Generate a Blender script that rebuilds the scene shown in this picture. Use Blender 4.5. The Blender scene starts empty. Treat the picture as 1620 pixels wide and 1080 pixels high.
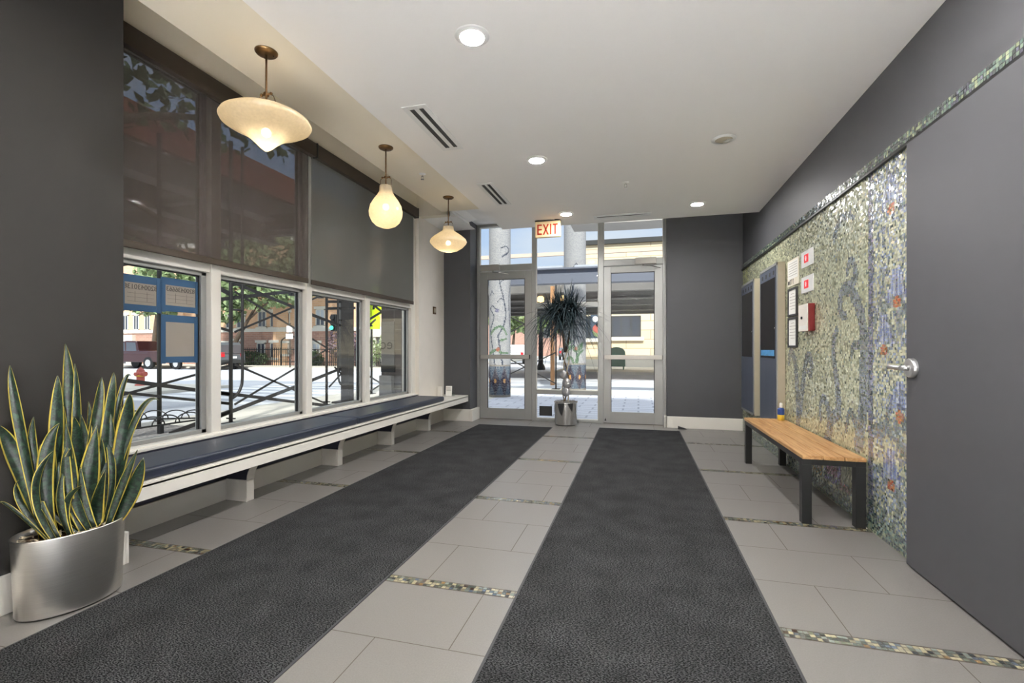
import bpy, bmesh, math, random
import numpy as np
from mathutils import Vector, Matrix
random.seed(7)
RNG = np.random.default_rng(7)
SC = bpy.context.scene
COL = SC.collection
PI = math.pi

# ------------------------------------------------------------------ camera
cam_d = bpy.data.cameras.new('camera')
cam = bpy.data.objects.new('camera', cam_d)
COL.objects.link(cam)
cam_d.sensor_width = 36.0
cam_d.lens = 36.0 * 750.0 / 1620.0
cam_d.shift_y = 12.0 / 1620.0
cam_d.clip_start = 0.05
cam_d.clip_end = 400
cam.location = (0, 0, 1.2)
cam.rotation_euler = (PI / 2, 0, math.atan2(200.0, 750.0))
SC.camera = cam

# ------------------------------------------------------------------ exposure
SC.view_settings.view_transform = 'Standard'
SC.view_settings.look = 'None'
SC.view_settings.exposure = 0.0
SC.view_settings.gamma = 1.0
SC.view_settings.use_curve_mapping = False
SC.cycles.max_bounces = 10
SC.cycles.diffuse_bounces = 6
SC.cycles.glossy_bounces = 4
SC.cycles.transparent_max_bounces = 24
SC.cycles.caustics_reflective = False
SC.cycles.caustics_refractive = False
SC.cycles.sample_clamp_indirect = 30.0


def S(r, g, b):
    def f(c):
        c /= 255.0
        return c / 12.92 if c <= 0.04045 else ((c + 0.055) / 1.055) ** 2.4
    return (f(r), f(g), f(b), 1.0)


# ------------------------------------------------------------------ sky
world = bpy.data.worlds.new('sky')
SC.world = world
world.use_nodes = True
nt = world.node_tree
nt.nodes.clear()
w_out = nt.nodes.new('ShaderNodeOutputWorld')
w_bg = nt.nodes.new('ShaderNodeBackground')
w_tc = nt.nodes.new('ShaderNodeTexCoord')
w_sep = nt.nodes.new('ShaderNodeSeparateXYZ')
w_ramp = nt.nodes.new('ShaderNodeValToRGB')
w_noise = nt.nodes.new('ShaderNodeTexNoise')
w_nr = nt.nodes.new('ShaderNodeValToRGB')
w_mix = nt.nodes.new('ShaderNodeMixRGB')
w_map = nt.nodes.new('ShaderNodeMapping')
w_map.inputs['Scale'].default_value = (1, 1, 3)
w_noise.inputs['Scale'].default_value = 2.2
w_noise.inputs['Detail'].default_value = 6
e = w_ramp.color_ramp.elements
e[0].position = 0.0
e[0].color = S(238, 243, 252)
e[1].position = 0.5
e[1].color = S(176, 204, 250)
e[1].position = 0.42
k2 = e.new(0.75)
k2.color = (2.0, 2.1, 2.25, 1)
k = e.new(0.16)
k.color = S(205, 224, 252)
w_nr.color_ramp.elements[0].position = 0.48
w_nr.color_ramp.elements[1].position = 0.72
w_mix.inputs[2].default_value = S(246, 248, 253)
L = nt.links.new
L(w_tc.outputs['Generated'], w_sep.inputs[0])
L(w_sep.outputs['Z'], w_ramp.inputs[0])
L(w_tc.outputs['Generated'], w_map.inputs[0])
L(w_map.outputs[0], w_noise.inputs['Vector'])
L(w_noise.outputs['Fac'], w_nr.inputs[0])
L(w_nr.outputs[0], w_mix.inputs[0])
L(w_ramp.outputs[0], w_mix.inputs[1])
L(w_mix.outputs[0], w_bg.inputs[0])
L(w_bg.outputs[0], w_out.inputs[0])
w_bg.inputs[1].default_value = 1.05

sun_d = bpy.data.lights.new('sun', 'SUN')
sun = bpy.data.objects.new('sun', sun_d)
COL.objects.link(sun)
sun_d.energy = 6.0
sun_d.angle = math.radians(4)
sun_d.color = (1.0, 0.95, 0.88)
sun.rotation_euler = Vector((-0.26, 0.70, -0.66)).to_track_quat('-Z', 'Y').to_euler()
DOWNLIGHT = 680.0     # radiance of a lit downlight lens
PENDANT_W = 1.15       # power of a pendant bulb
FILL_PANEL_W = 4200.0       # power of the added square fill panels, unseen behind the camera

# ------------------------------------------------------------------ materials
def new_mat(name):
    m = bpy.data.materials.new(name)
    m.use_nodes = True
    return m, m.node_tree, m.node_tree.nodes['Principled BSDF']


def mat(name, col, rough=0.6, metal=0.0, spec=0.5, noise=0.0, nscale=40, bump=0.0, bscale=200, stretch=None, emit=None, estr=0.0, bdist=0.002, detail=3):
    m, t, b = new_mat(name)
    b.inputs['Base Color'].default_value = col
    b.inputs['Roughness'].default_value = rough
    b.inputs['Metallic'].default_value = metal
    b.inputs['Specular IOR Level'].default_value = spec
    tc = t.nodes.new('ShaderNodeTexCoord')
    vec = tc.outputs['Object']
    if stretch:
        mp = t.nodes.new('ShaderNodeMapping')
        mp.inputs['Scale'].default_value = stretch
        t.links.new(vec, mp.inputs[0])
        vec = mp.outputs[0]
    if noise > 0:
        n = t.nodes.new('ShaderNodeTexNoise')
        n.inputs['Scale'].default_value = nscale
        n.inputs['Detail'].default_value = detail
        r = t.nodes.new('ShaderNodeMapRange')
        r.inputs[1].default_value = 0.25
        r.inputs[2].default_value = 0.75
        r.inputs[3].default_value = 1 - noise
        r.inputs[4].default_value = 1 + noise
        mx = t.nodes.new('ShaderNodeMixRGB')
        mx.blend_type = 'MULTIPLY'
        mx.inputs[0].default_value = 1
        mx.inputs[1].default_value = col
        t.links.new(vec, n.inputs['Vector'])
        t.links.new(n.outputs['Fac'], r.inputs[0])
        t.links.new(r.outputs[0], mx.inputs[2])
        t.links.new(mx.outputs[0], b.inputs['Base Color'])
    if bump > 0:
        n2 = t.nodes.new('ShaderNodeTexNoise')
        n2.inputs['Scale'].default_value = bscale
        n2.inputs['Detail'].default_value = 2
        bp = t.nodes.new('ShaderNodeBump')
        bp.inputs['Strength'].default_value = bump
        bp.inputs['Distance'].default_value = bdist
        t.links.new(vec, n2.inputs['Vector'])
        t.links.new(n2.outputs['Fac'], bp.inputs['Height'])
        t.links.new(bp.outputs[0], b.inputs['Normal'])
    if emit:
        b.inputs['Emission Color'].default_value = emit
        b.inputs['Emission Strength'].default_value = estr
    return m


def brick_mat(name, c1, c2, cm, scale=1.0, bw=0.22, bh=0.075, rough=0.85, mortar=0.012, axis='XZ'):
    m, t, b = new_mat(name)
    b.inputs['Roughness'].default_value = rough
    tc = t.nodes.new('ShaderNodeTexCoord')
    sp = t.nodes.new('ShaderNodeSeparateXYZ')
    cb = t.nodes.new('ShaderNodeCombineXYZ')
    br = t.nodes.new('ShaderNodeTexBrick')
    br.inputs['Color1'].default_value = c1
    br.inputs['Color2'].default_value = c2
    br.inputs['Mortar'].default_value = cm
    br.inputs['Scale'].default_value = scale
    br.inputs['Brick Width'].default_value = bw
    br.inputs['Row Height'].default_value = bh
    br.inputs['Mortar Size'].default_value = mortar
    t.links.new(tc.outputs['Object'], sp.inputs[0])
    t.links.new(sp.outputs[axis[0]], cb.inputs[0])
    t.links.new(sp.outputs[axis[1]], cb.inputs[1])
    t.links.new(cb.outputs[0], br.inputs['Vector'])
    t.links.new(br.outputs['Color'], b.inputs['Base Color'])
    return m


def vcol_mat(name, rough=0.3, spec=0.5, coat=0.0):
    m, t, b = new_mat(name)
    b.inputs['Roughness'].default_value = rough
    b.inputs['Specular IOR Level'].default_value = spec
    b.inputs['Coat Weight'].default_value = coat
    b.inputs['Coat Roughness'].default_value = 0.06
    b.inputs['Coat IOR'].default_value = 2.4
    a = t.nodes.new('ShaderNodeVertexColor')
    a.layer_name = 'Col'
    t.links.new(a.outputs[0], b.inputs['Base Color'])
    return m


def glass_mat(name, tint=(0.93, 0.96, 0.96, 1), refl=0.05):
    m = bpy.data.materials.new(name)
    m.use_nodes = True
    t = m.node_tree
    t.nodes.clear()
    o = t.nodes.new('ShaderNodeOutputMaterial')
    tr = t.nodes.new('ShaderNodeBsdfTransparent')
    tr.inputs[0].default_value = tint
    gl = t.nodes.new('ShaderNodeBsdfGlossy')
    gl.inputs['Roughness'].default_value = 0.0
    fr = t.nodes.new('ShaderNodeLayerWeight')
    fr.inputs['Blend'].default_value = 0.5
    pw = t.nodes.new('ShaderNodeMath')
    pw.operation = 'POWER'
    pw.inputs[1].default_value = 4.0
    ml = t.nodes.new('ShaderNodeMath')
    ml.operation = 'MULTIPLY_ADD'
    ml.inputs[1].default_value = 0.55
    ml.inputs[2].default_value = refl * 0.5
    mx = t.nodes.new('ShaderNodeMixShader')
    t.links.new(fr.outputs['Facing'], pw.inputs[0])
    t.links.new(pw.outputs[0], ml.inputs[0])
    t.links.new(ml.outputs[0], mx.inputs[0])
    t.links.new(tr.outputs[0], mx.inputs[1])
    t.links.new(gl.outputs[0], mx.inputs[2])
    t.links.new(mx.outputs[0], o.inputs[0])
    return m


def fabric_mesh_mat(name, col, open_=0.3):
    m = bpy.data.materials.new(name)
    m.use_nodes = True
    t = m.node_tree
    t.nodes.clear()
    o = t.nodes.new('ShaderNodeOutputMaterial')
    tr = t.nodes.new('ShaderNodeBsdfTransparent')
    df = t.nodes.new('ShaderNodeBsdfDiffuse')
    tl = t.nodes.new('ShaderNodeBsdfTranslucent')
    mx = t.nodes.new('ShaderNodeMixShader')
    m2 = t.nodes.new('ShaderNodeMixShader')
    tc = t.nodes.new('ShaderNodeTexCoord')
    mp = t.nodes.new('ShaderNodeMapping')
    mp.inputs['Scale'].default_value = (1, 420, 3)
    n = t.nodes.new('ShaderNodeTexNoise')
    n.inputs['Scale'].default_value = 1
    n.inputs['Detail'].default_value = 2
    r = t.nodes.new('ShaderNodeMapRange')
    r.inputs[1].default_value = 0.3
    r.inputs[2].default_value = 0.7
    r.inputs[3].default_value = open_ * 0.92
    r.inputs[4].default_value = open_ * 1.08
    df.inputs[0].default_value = col
    tl.inputs[0].default_value = col
    m2.inputs[0].default_value = 0.12
    t.links.new(tc.outputs['Object'], mp.inputs[0])
    t.links.new(mp.outputs[0], n.inputs['Vector'])
    t.links.new(n.outputs['Fac'], r.inputs[0])
    t.links.new(df.outputs[0], m2.inputs[1])
    t.links.new(tl.outputs[0], m2.inputs[2])
    t.links.new(r.outputs[0], mx.inputs[0])
    t.links.new(m2.outputs[0], mx.inputs[1])
    t.links.new(tr.outputs[0], mx.inputs[2])
    t.links.new(mx.outputs[0], o.inputs[0])
    return m


def shade_glass_mat(name, col):
    m = bpy.data.materials.new(name)
    m.use_nodes = True
    t = m.node_tree
    t.nodes.clear()
    o = t.nodes.new('ShaderNodeOutputMaterial')
    tr = t.nodes.new('ShaderNodeBsdfTransparent')
    tr.inputs[0].default_value = (1, 0.9, 0.72, 1)
    tl = t.nodes.new('ShaderNodeBsdfTranslucent')
    df = t.nodes.new('ShaderNodeBsdfDiffuse')
    gl = t.nodes.new('ShaderNodeBsdfGlossy')
    gl.inputs['Roughness'].default_value = 0.25
    n = t.nodes.new('ShaderNodeTexNoise')
    n.inputs['Scale'].default_value = 60
    n.inputs['Detail'].default_value = 5
    tc = t.nodes.new('ShaderNodeTexCoord')
    cr = t.nodes.new('ShaderNodeMapRange')
    cr.inputs[3].default_value = 0.8
    cr.inputs[4].default_value = 1.1
    mc = t.nodes.new('ShaderNodeMixRGB')
    mc.blend_type = 'MULTIPLY'
    mc.inputs[0].default_value = 1
    mc.inputs[1].default_value = col
    t.links.new(tc.outputs['Object'], n.inputs['Vector'])
    t.links.new(n.outputs['Fac'], cr.inputs[0])
    t.links.new(cr.outputs[0], mc.inputs[2])
    t.links.new(mc.outputs[0], tl.inputs[0])
    t.links.new(mc.outputs[0], df.inputs[0])
    a = t.nodes.new('ShaderNodeMixShader')
    a.inputs[0].default_value = 0.45
    t.links.new(tl.outputs[0], a.inputs[1])
    t.links.new(df.outputs[0], a.inputs[2])
    b = t.nodes.new('ShaderNodeMixShader')
    b.inputs[0].default_value = 0.30
    t.links.new(a.outputs[0], b.inputs[1])
    t.links.new(tr.outputs[0], b.inputs[2])
    c = t.nodes.new('ShaderNodeMixShader')
    c.inputs[0].default_value = 0.06
    t.links.new(b.outputs[0], c.inputs[1])
    t.links.new(gl.outputs[0], c.inputs[2])
    t.links.new(c.outputs[0], o.inputs[0])
    return m


def emit_mat(name, col, s):
    m = bpy.data.materials.new(name)
    m.use_nodes = True
    t = m.node_tree
    t.nodes.clear()
    o = t.nodes.new('ShaderNodeOutputMaterial')
    em = t.nodes.new('ShaderNodeEmission')
    em.inputs[0].default_value = col
    em.inputs[1].default_value = s
    t.links.new(em.outputs[0], o.inputs[0])
    return m


def carpet_mat(name, lo, hi, scale, stretch):
    m, t, b = new_mat(name)
    b.inputs['Roughness'].default_value = 0.95
    b.inputs['Specular IOR Level'].default_value = 0.15
    tc = t.nodes.new('ShaderNodeTexCoord')
    mp = t.nodes.new('ShaderNodeMapping')
    mp.inputs['Scale'].default_value = stretch
    mp.inputs['Rotation'].default_value = (0, 0, 0.5)
    n = t.nodes.new('ShaderNodeTexNoise')
    n.inputs['Scale'].default_value = scale
    n.inputs['Detail'].default_value = 1.5
    n2 = t.nodes.new('ShaderNodeTexNoise')
    n2.inputs['Scale'].default_value = 5
    n2.inputs['Detail'].default_value = 4
    cr = t.nodes.new('ShaderNodeValToRGB')
    cr.color_ramp.elements[0].position = 0.43
    cr.color_ramp.elements[0].color = lo
    cr.color_ramp.elements[1].position = 0.62
    cr.color_ramp.elements[1].color = hi
    r2 = t.nodes.new('ShaderNodeMapRange')
    r2.inputs[1].default_value = 0.3
    r2.inputs[2].default_value = 0.7
    r2.inputs[3].default_value = 0.72
    r2.inputs[4].default_value = 1.25
    mx = t.nodes.new('ShaderNodeMixRGB')
    mx.blend_type = 'MULTIPLY'
    mx.inputs[0].default_value = 1
    bp = t.nodes.new('ShaderNodeBump')
    bp.inputs['Strength'].default_value = 0.8
    bp.inputs['Distance'].default_value = 0.006
    t.links.new(tc.outputs['Object'], mp.inputs[0])
    t.links.new(mp.outputs[0], n.inputs['Vector'])
    t.links.new(tc.outputs['Object'], n2.inputs['Vector'])
    t.links.new(n.outputs['Fac'], cr.inputs[0])
    t.links.new(n2.outputs['Fac'], r2.inputs[0])
    t.links.new(cr.outputs[0], mx.inputs[1])
    t.links.new(r2.outputs[0], mx.inputs[2])
    t.links.new(mx.outputs[0], b.inputs['Base Color'])
    t.links.new(n.outputs['Fac'], bp.inputs['Height'])
    t.links.new(bp.outputs[0], b.inputs['Normal'])
    return m


def wood_mat(name, c1, c2, stretch=(18, 1.2, 18)):
    m, t, b = new_mat(name)
    b.inputs['Roughness'].default_value = 0.45
    tc = t.nodes.new('ShaderNodeTexCoord')
    mp = t.nodes.new('ShaderNodeMapping')
    mp.inputs['Scale'].default_value = stretch
    n = t.nodes.new('ShaderNodeTexNoise')
    n.inputs['Scale'].default_value = 3
    n.inputs['Detail'].default_value = 6
    n.inputs['Distortion'].default_value = 0.6
    cr = t.nodes.new('ShaderNodeValToRGB')
    cr.color_ramp.elements[0].position = 0.3
    cr.color_ramp.elements[0].color = c1
    cr.color_ramp.elements[1].position = 0.7
    cr.color_ramp.elements[1].color = c2
    t.links.new(tc.outputs['Object'], mp.inputs[0])
    t.links.new(mp.outputs[0], n.inputs['Vector'])
    t.links.new(n.outputs['Fac'], cr.inputs[0])
    t.links.new(cr.outputs[0], b.inputs['Base Color'])
    return m


def leaf_mat(name, dark, mid, edge):
    m, t, b = new_mat(name)
    b.inputs['Roughness'].default_value = 0.38
    uv = t.nodes.new('ShaderNodeTexCoord')
    sp = t.nodes.new('ShaderNodeSeparateXYZ')
    mp = t.nodes.new('ShaderNodeMapping')
    mp.inputs['Scale'].default_value = (3, 26, 1)
    n = t.nodes.new('ShaderNodeTexNoise')
    n.inputs['Scale'].default_value = 1
    n.inputs['Detail'].default_value = 3
    n.inputs['Distortion'].default_value = 1.0
    cr = t.nodes.new('ShaderNodeValToRGB')
    cr.color_ramp.elements[0].position = 0.42
    cr.color_ramp.elements[0].color = dark
    cr.color_ramp.elements[1].position = 0.62
    cr.color_ramp.elements[1].color = mid
    s1 = t.nodes.new('ShaderNodeMath')
    s1.operation = 'SUBTRACT'
    s1.inputs[1].default_value = 0.5
    s2 = t.nodes.new('ShaderNodeMath')
    s2.operation = 'ABSOLUTE'
    s3 = t.nodes.new('ShaderNodeMath')
    s3.operation = 'GREATER_THAN'
    s3.inputs[1].default_value = 0.40
    mx = t.nodes.new('ShaderNodeMixRGB')
    mx.inputs[2].default_value = edge
    t.links.new(uv.outputs['UV'], sp.inputs[0])
    t.links.new(uv.outputs['UV'], mp.inputs[0])
    t.links.new(mp.outputs[0], n.inputs['Vector'])
    t.links.new(n.outputs['Fac'], cr.inputs[0])
    t.links.new(sp.outputs['X'], s1.inputs[0])
    t.links.new(s1.outputs[0], s2.inputs[0])
    t.links.new(s2.outputs[0], s3.inputs[0])
    t.links.new(s3.outputs[0], mx.inputs[0])
    t.links.new(cr.outputs[0], mx.inputs[1])
    t.links.new(mx.outputs[0], b.inputs['Base Color'])
    return m


M = dict(
    darkwall=mat('dark_wall_paint', S(77, 77, 80), 0.55, bump=0.15, bscale=300, bdist=0.0006, noise=0.03, nscale=2),
    leftshaded=mat('shade_darkened_wall', S(46, 44, 42), 0.6, spec=0.25, bump=0.15, bscale=300, bdist=0.0006),  # dark wall paint darkened further; the near-left wall's shade is in the colour
    ceil=mat('ceiling_paint', S(248, 246, 243), 0.9, bump=0.1, bscale=150, bdist=0.0008),
    beige=mat('beige_paint', S(232, 224, 206), 0.85),
    offwhite=mat('offwhite_paint', S(236, 229, 219), 0.7, noise=0.02, nscale=6),
    trim=mat('white_trim_paint', S(232, 228, 219), 0.45),
    grout=mat('grout', S(96, 88, 80), 0.9),
    tile=mat('porcelain_tile', S(124, 121, 117), 0.34, noise=0.10, nscale=160, bump=0.25, bscale=260, bdist=0.0006, detail=6, spec=0.6),
    alum=mat('anodized_aluminium', S(168, 169, 166), 0.42, 0.55, noise=0.02, nscale=3),
    alumd=mat('brushed_aluminium', S(176, 173, 165), 0.35, 0.5),
    steel=mat('brushed_steel', S(222, 219, 213), 0.34, 1.0, noise=0.06, nscale=1, stretch=(6, 6, 300), bump=0.06, bscale=1, bdist=0.0004),
    chrome=mat('polished_metal', S(225, 224, 222), 0.12, 1.0),
    blackmetal=mat('black_metal', S(28, 28, 29), 0.42, 0.1),
    rubber=mat('black_rubber', S(58, 58, 60), 0.6),
    navy=mat('navy_vinyl', S(45, 51, 66), 0.42, bump=0.12, bscale=60, bdist=0.001, noise=0.06, nscale=8),
    navydark=mat('navy_wall_paint', S(44, 46, 60), 0.5),
    bronze=mat('aged_bronze', S(112, 86, 56), 0.38, 0.85),
    brownmetal=mat('brown_cassette', S(70, 60, 50), 0.5, 0.2),
    black=mat('black', S(16, 16, 17), 0.5),
    white=mat('white_plastic', S(236, 236, 234), 0.4),
    paper=mat('white_paper', S(238, 236, 230), 0.8),
    tan=mat('taupe_cabinet', S(178, 168, 148), 0.55),
    grille=mat('dark_slot', S(58, 58, 56), 0.7),
    glass=glass_mat('clear_glass'),
    steelblue=mat('bluish_steel_door', S(88, 95, 110), 0.36, 0.3, noise=0.12, nscale=1.5, stretch=(4, 4, .6)),
    screen=mat('black_screen', S(20, 17, 15), 0.16, spec=0.6),
    red=mat('fire_box_red', S(118, 20, 20), 0.45),
    soil=mat('bark_mulch', S(92, 70, 50), 0.95, noise=0.7, nscale=70, bump=1, bscale=90, bdist=0.02),
    wood=wood_mat('acacia_slats', S(160, 112, 66), S(206, 164, 112)),
    mats=carpet_mat('charcoal_carpet', (0.003, 0.003, 0.0035, 1), (0.078, 0.078, 0.080, 1), 120, (1.0, 2.0, 1)),
    blind=fabric_mesh_mat('woven_blind_fabric', S(108, 99, 94), 0.37),
    blinddark=fabric_mesh_mat('dense_blind_fabric', S(128, 128, 123), 0.15),
    amber=shade_glass_mat('amber_art_glass', (0.90, 0.81, 0.63, 1)),
    mosaic=vcol_mat('glass_mosaic', 0.20, 1.0, 1.0),
    mosaicmatte=vcol_mat('ceramic_mosaic', 0.75, 0.2, 0.0),
    lamp=emit_mat('lamp_lens', (1, 0.985, 0.965, 1), DOWNLIGHT),
    bulb=emit_mat('warm_bulb', (1, 0.8, 0.5, 1), 26.0),
    leaf=leaf_mat('snake_plant_leaf', S(12, 26, 19), S(42, 66, 48), S(196, 176, 76)),
    # outdoors
    asphalt=mat('pale_asphalt', S(196, 198, 204), 0.9, noise=0.06, nscale=0.6, detail=6),
    concrete=mat('concrete', S(206, 201, 190), 0.9, noise=0.08, nscale=1.2, detail=6),
    paint=mat('road_paint', S(245, 245, 245), 0.8),
    pipe=mat('scaffold_paint', S(46, 44, 44), 0.55, 0.2),
    darksteel=mat('viaduct_steel', S(118, 114, 110), 0.7, noise=0.15, nscale=1.5),
    fascia=mat('canopy_grey', S(108, 112, 124), 0.6),
    rustwall=mat('rust_red_panel', S(148, 88, 76), 0.8, noise=0.12, nscale=0.8),
    stone=mat('limestone', S(226, 222, 212), 0.85),
    orange=brick_mat('orange_brick', S(226, 180, 142), S(236, 192, 154), S(226, 198, 172), 1, 0.4, 0.14),
    redbrick=brick_mat('red_brick', S(172, 130, 114), S(190, 146, 128), S(196, 170, 156), 1, 0.4, 0.14),
    tanbrick=brick_mat('tan_brick', S(232, 212, 176), S(240, 222, 190), S(186, 168, 138), 1, 3.2, 0.62, mortar=0.03),
    darktile=brick_mat('pier_tile', S(92, 81, 74), S(99, 87, 80), S(124, 114, 107), 1, 0.30, 0.30, 0.4, 0.006),
    paver=brick_mat('concrete_paver', S(196, 196, 206), S(206, 206, 214), S(160, 160, 170), 1, 0.6, 0.3, 0.85, 0.02, 'XY'),
    pane=mat('dark_window', S(70, 76, 86), 0.15, spec=0.8),
    curtainw=mat('white_window_blind', S(196, 204, 214), 0.5),
    leafg=mat('tree_leaf', S(132, 150, 104), 0.6, noise=0.35, nscale=1.4),
    leafd=mat('dark_tree_leaf', S(72, 88, 54), 0.6, noise=0.35, nscale=2),
    shrub=mat('shrub_leaf', S(84, 104, 70), 0.7, noise=0.4, nscale=3),
    purple=mat('purple_leaf', S(118, 100, 112), 0.7, noise=0.4, nscale=3),
    bark=mat('bark', S(92, 78, 66), 0.9, noise=0.3, nscale=8),
    cane=mat('cane_stem', S(196, 182, 158), 0.5),
    dracaena=mat('dracaena_leaf', S(42, 56, 60), 0.4, noise=0.45, nscale=14),
    tape=mat('blue_masking_tape', S(48, 84, 118), 0.7),
    kraft=mat('permit_paper', S(150, 142, 132), 0.8, noise=0.03, nscale=5),
    ink=mat('grey_ink', S(86, 80, 76), 0.8),
    hydrant=mat('hydrant_red', S(192, 96, 84), 0.55),
    yellow=mat('yellow_band', S(228, 196, 70), 0.6),
    neon=mat('fluorescent_sign', S(212, 246, 20), 0.6, emit=None),
    maroon=mat('maroon_car_paint', S(56, 24, 28), 0.25, spec=0.7),
    grey=mat('grey_car_paint', S(118, 122, 128), 0.25, 0.3, spec=0.7),
    whitecar=mat('white_car_paint', S(236, 238, 240), 0.3),
    tail=mat('tail_light', S(230, 40, 50), 0.3),
    green=mat('green_enamel', S(64, 122, 100), 0.5),
    teal=mat('street_sign_green', S(120, 214, 200), 0.5),
    brown=mat('cedar_post', S(190, 140, 96), 0.7, noise=0.1, nscale=3),
    gravel=mat('gravel', S(128, 124, 122), 0.95, noise=0.6, nscale=22, bump=1, bscale=24, bdist=0.05),
    greenlight=mat('green_signal', S(60, 230, 170), 0.4, emit=(0.1, 1, 0.6, 1), estr=1.2),
    orangelamp=mat('canopy_lamp', S(255, 200, 120), 0.4, emit=(1, 0.6, 0.25, 1), estr=3),
)

# ------------------------------------------------------------------ mesh helpers
WO = {}


class MB:
    """collects shapes in world coordinates; build() links them as ONE mesh object"""
    def __init__(self):
        self.bm = bmesh.new()
        self.mi = 0
        self.uv = None

    def _f(self, vs, smooth=False):
        try:
            f = self.bm.faces.new(vs)
        except ValueError:
            return None
        f.material_index = self.mi
        f.smooth = smooth
        return f

    def box(self, x0, x1, y0, y1, z0, z1):
        v = [self.bm.verts.new(p) for p in ((x0, y0, z0), (x1, y0, z0), (x1, y1, z0), (x0, y1, z0), (x0, y0, z1), (x1, y0, z1), (x1, y1, z1), (x0, y1, z1))]
        for q in ((3, 2, 1, 0), (4, 5, 6, 7), (0, 1, 5, 4), (1, 2, 6, 5), (2, 3, 7, 6), (3, 0, 4, 7)):
            self._f([v[i] for i in q])
        return self

    def obox(self, c, size, rot):
        r = Matrix.Rotation(rot[2], 3, 'Z') @ Matrix.Rotation(rot[1], 3, 'Y') @ Matrix.Rotation(rot[0], 3, 'X')
        n = len(self.bm.verts)
        sx, sy, sz = (s / 2 for s in size)
        self.box(-sx, sx, -sy, sy, -sz, sz)
        self.bm.verts.ensure_lookup_table()
        for v in self.bm.verts[n:]:
            v.co = r @ v.co + Vector(c)
        return self

    def tube(self, pts, r, seg=8, r1=None, caps=True):
        pts = [Vector(p) for p in pts]
        n = len(pts)
        up = None
        rings = []
        for i, p in enumerate(pts):
            d = (pts[min(i + 1, n - 1)] - pts[max(i - 1, 0)]).normalized()
            if up is None:
                a = Vector((0, 0, 1)) if abs(d.z) < 0.9 else Vector((1, 0, 0))
                up = d.cross(a).normalized()
            up = (up - d * up.dot(d)).normalized()
            s = d.cross(up)
            rr = r if r1 is None else r + (r1 - r) * i / max(1, n - 1)
            rings.append([self.bm.verts.new(p + (up * math.cos(t) + s * math.sin(t)) * rr) for t in (2 * PI * j / seg for j in range(seg))])
        for a, b in zip(rings, rings[1:]):
            for j in range(seg):
                self._f([a[j], a[(j + 1) % seg], b[(j + 1) % seg], b[j]], True)
        if caps:
            self._f(rings[0][::-1])
            self._f(rings[-1])
        return self

    def bar(self, p, q, w, h):
        p, q = Vector(p), Vector(q)
        d = (q - p).normalized()
        a = Vector((0, 0, 1)) if abs(d.z) < 0.95 else Vector((1, 0, 0))
        s = d.cross(a).normalized()
        u = s.cross(d)
        vs = []
        for c in (p, q):
            for i, j in ((-1, -1), (1, -1), (1, 1), (-1, 1)):
                vs.append(self.bm.verts.new(c + s * i * w / 2 + u * j * h / 2))
        for f in ((3, 2, 1, 0), (4, 5, 6, 7), (0, 1, 5, 4), (1, 2, 6, 5), (2, 3, 7, 6), (3, 0, 4, 7)):
            self._f([vs[i] for i in f])
        return self

    def lathe(self, prof, c=(0, 0, 0), seg=32, sx=1.0, sy=1.0, rot=0.0, smooth=True, cap0=False, cap1=False):
        rings = []
        for r, z in prof:
            ring = []
            for j in range(seg):
                t = 2 * PI * j / seg
                x, y = r * math.cos(t) * sx, r * math.sin(t) * sy
                ring.append(self.bm.verts.new((c[0] + x * math.cos(rot) - y * math.sin(rot), c[1] + x * math.sin(rot) + y * math.cos(rot), c[2] + z)))
            rings.append(ring)
        for a, b in zip(rings, rings[1:]):
            for j in range(seg):
                self._f([a[j], a[(j + 1) % seg], b[(j + 1) % seg], b[j]], smooth)
        if cap0:
            self._f(rings[0][::-1])
        if cap1:
            self._f(rings[-1])
        return self

    def ball(self, c, r, seg=14, rings=8, sc=(1, 1, 1)):
        prof = [(max(1e-4, r * math.sin(PI * i / rings)), -r * math.cos(PI * i / rings)) for i in range(rings + 1)]
        n = len(self.bm.verts)
        self.lathe(prof, (0, 0, 0), seg)
        self.bm.verts.ensure_lookup_table()
        for v in self.bm.verts[n:]:
            v.co = Vector((v.co.x * sc[0] + c[0], v.co.y * sc[1] + c[1], v.co.z * sc[2] + c[2]))
        return self

    def prism(self, poly, a0, a1, axis='x'):
        """poly of 2-D points extruded along axis from a0 to a1; 2-D = the other two axes in order"""
        def P(a, p):
            return {'x': (a, p[0], p[1]), 'y': (p[0], a, p[1]), 'z': (p[0], p[1], a)}[axis]
        A = [self.bm.verts.new(P(a0, p)) for p in poly]
        B = [self.bm.verts.new(P(a1, p)) for p in poly]
        n = len(poly)
        for i in range(n):
            self._f([A[i], A[(i + 1) % n], B[(i + 1) % n], B[i]])
        self._f(A[::-1])
        self._f(B)
        return self

    def quad(self, *ps):
        self._f([self.bm.verts.new(p) for p in ps])
        return self

    def build(self, name, m=None, parent=None, bevel=0.0, seg=2, normals=True, kind=None):
        if normals:
            bmesh.ops.recalc_face_normals(self.bm, faces=self.bm.faces[:])
        off = WO.get(parent.name, Vector()) if parent else Vector()
        if off.length:
            bmesh.ops.translate(self.bm, verts=self.bm.verts[:], vec=-off)
        me = bpy.data.meshes.new(name)
        self.bm.to_mesh(me)
        self.bm.free()
        for q in (m if isinstance(m, (list, tuple)) else [m]):
            me.materials.append(M[q] if isinstance(q, str) else q)
        o = bpy.data.objects.new(name, me)
        COL.objects.link(o)
        if parent:
            o.parent = parent
            WO[o.name] = off
        if bevel:
            b = o.modifiers.new('bevel', 'BEVEL')
            b.width = bevel
            b.segments = seg
            b.limit_method = 'ANGLE'
            b.angle_limit = 0.6
        if kind:
            o['kind'] = kind
        return o


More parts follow.
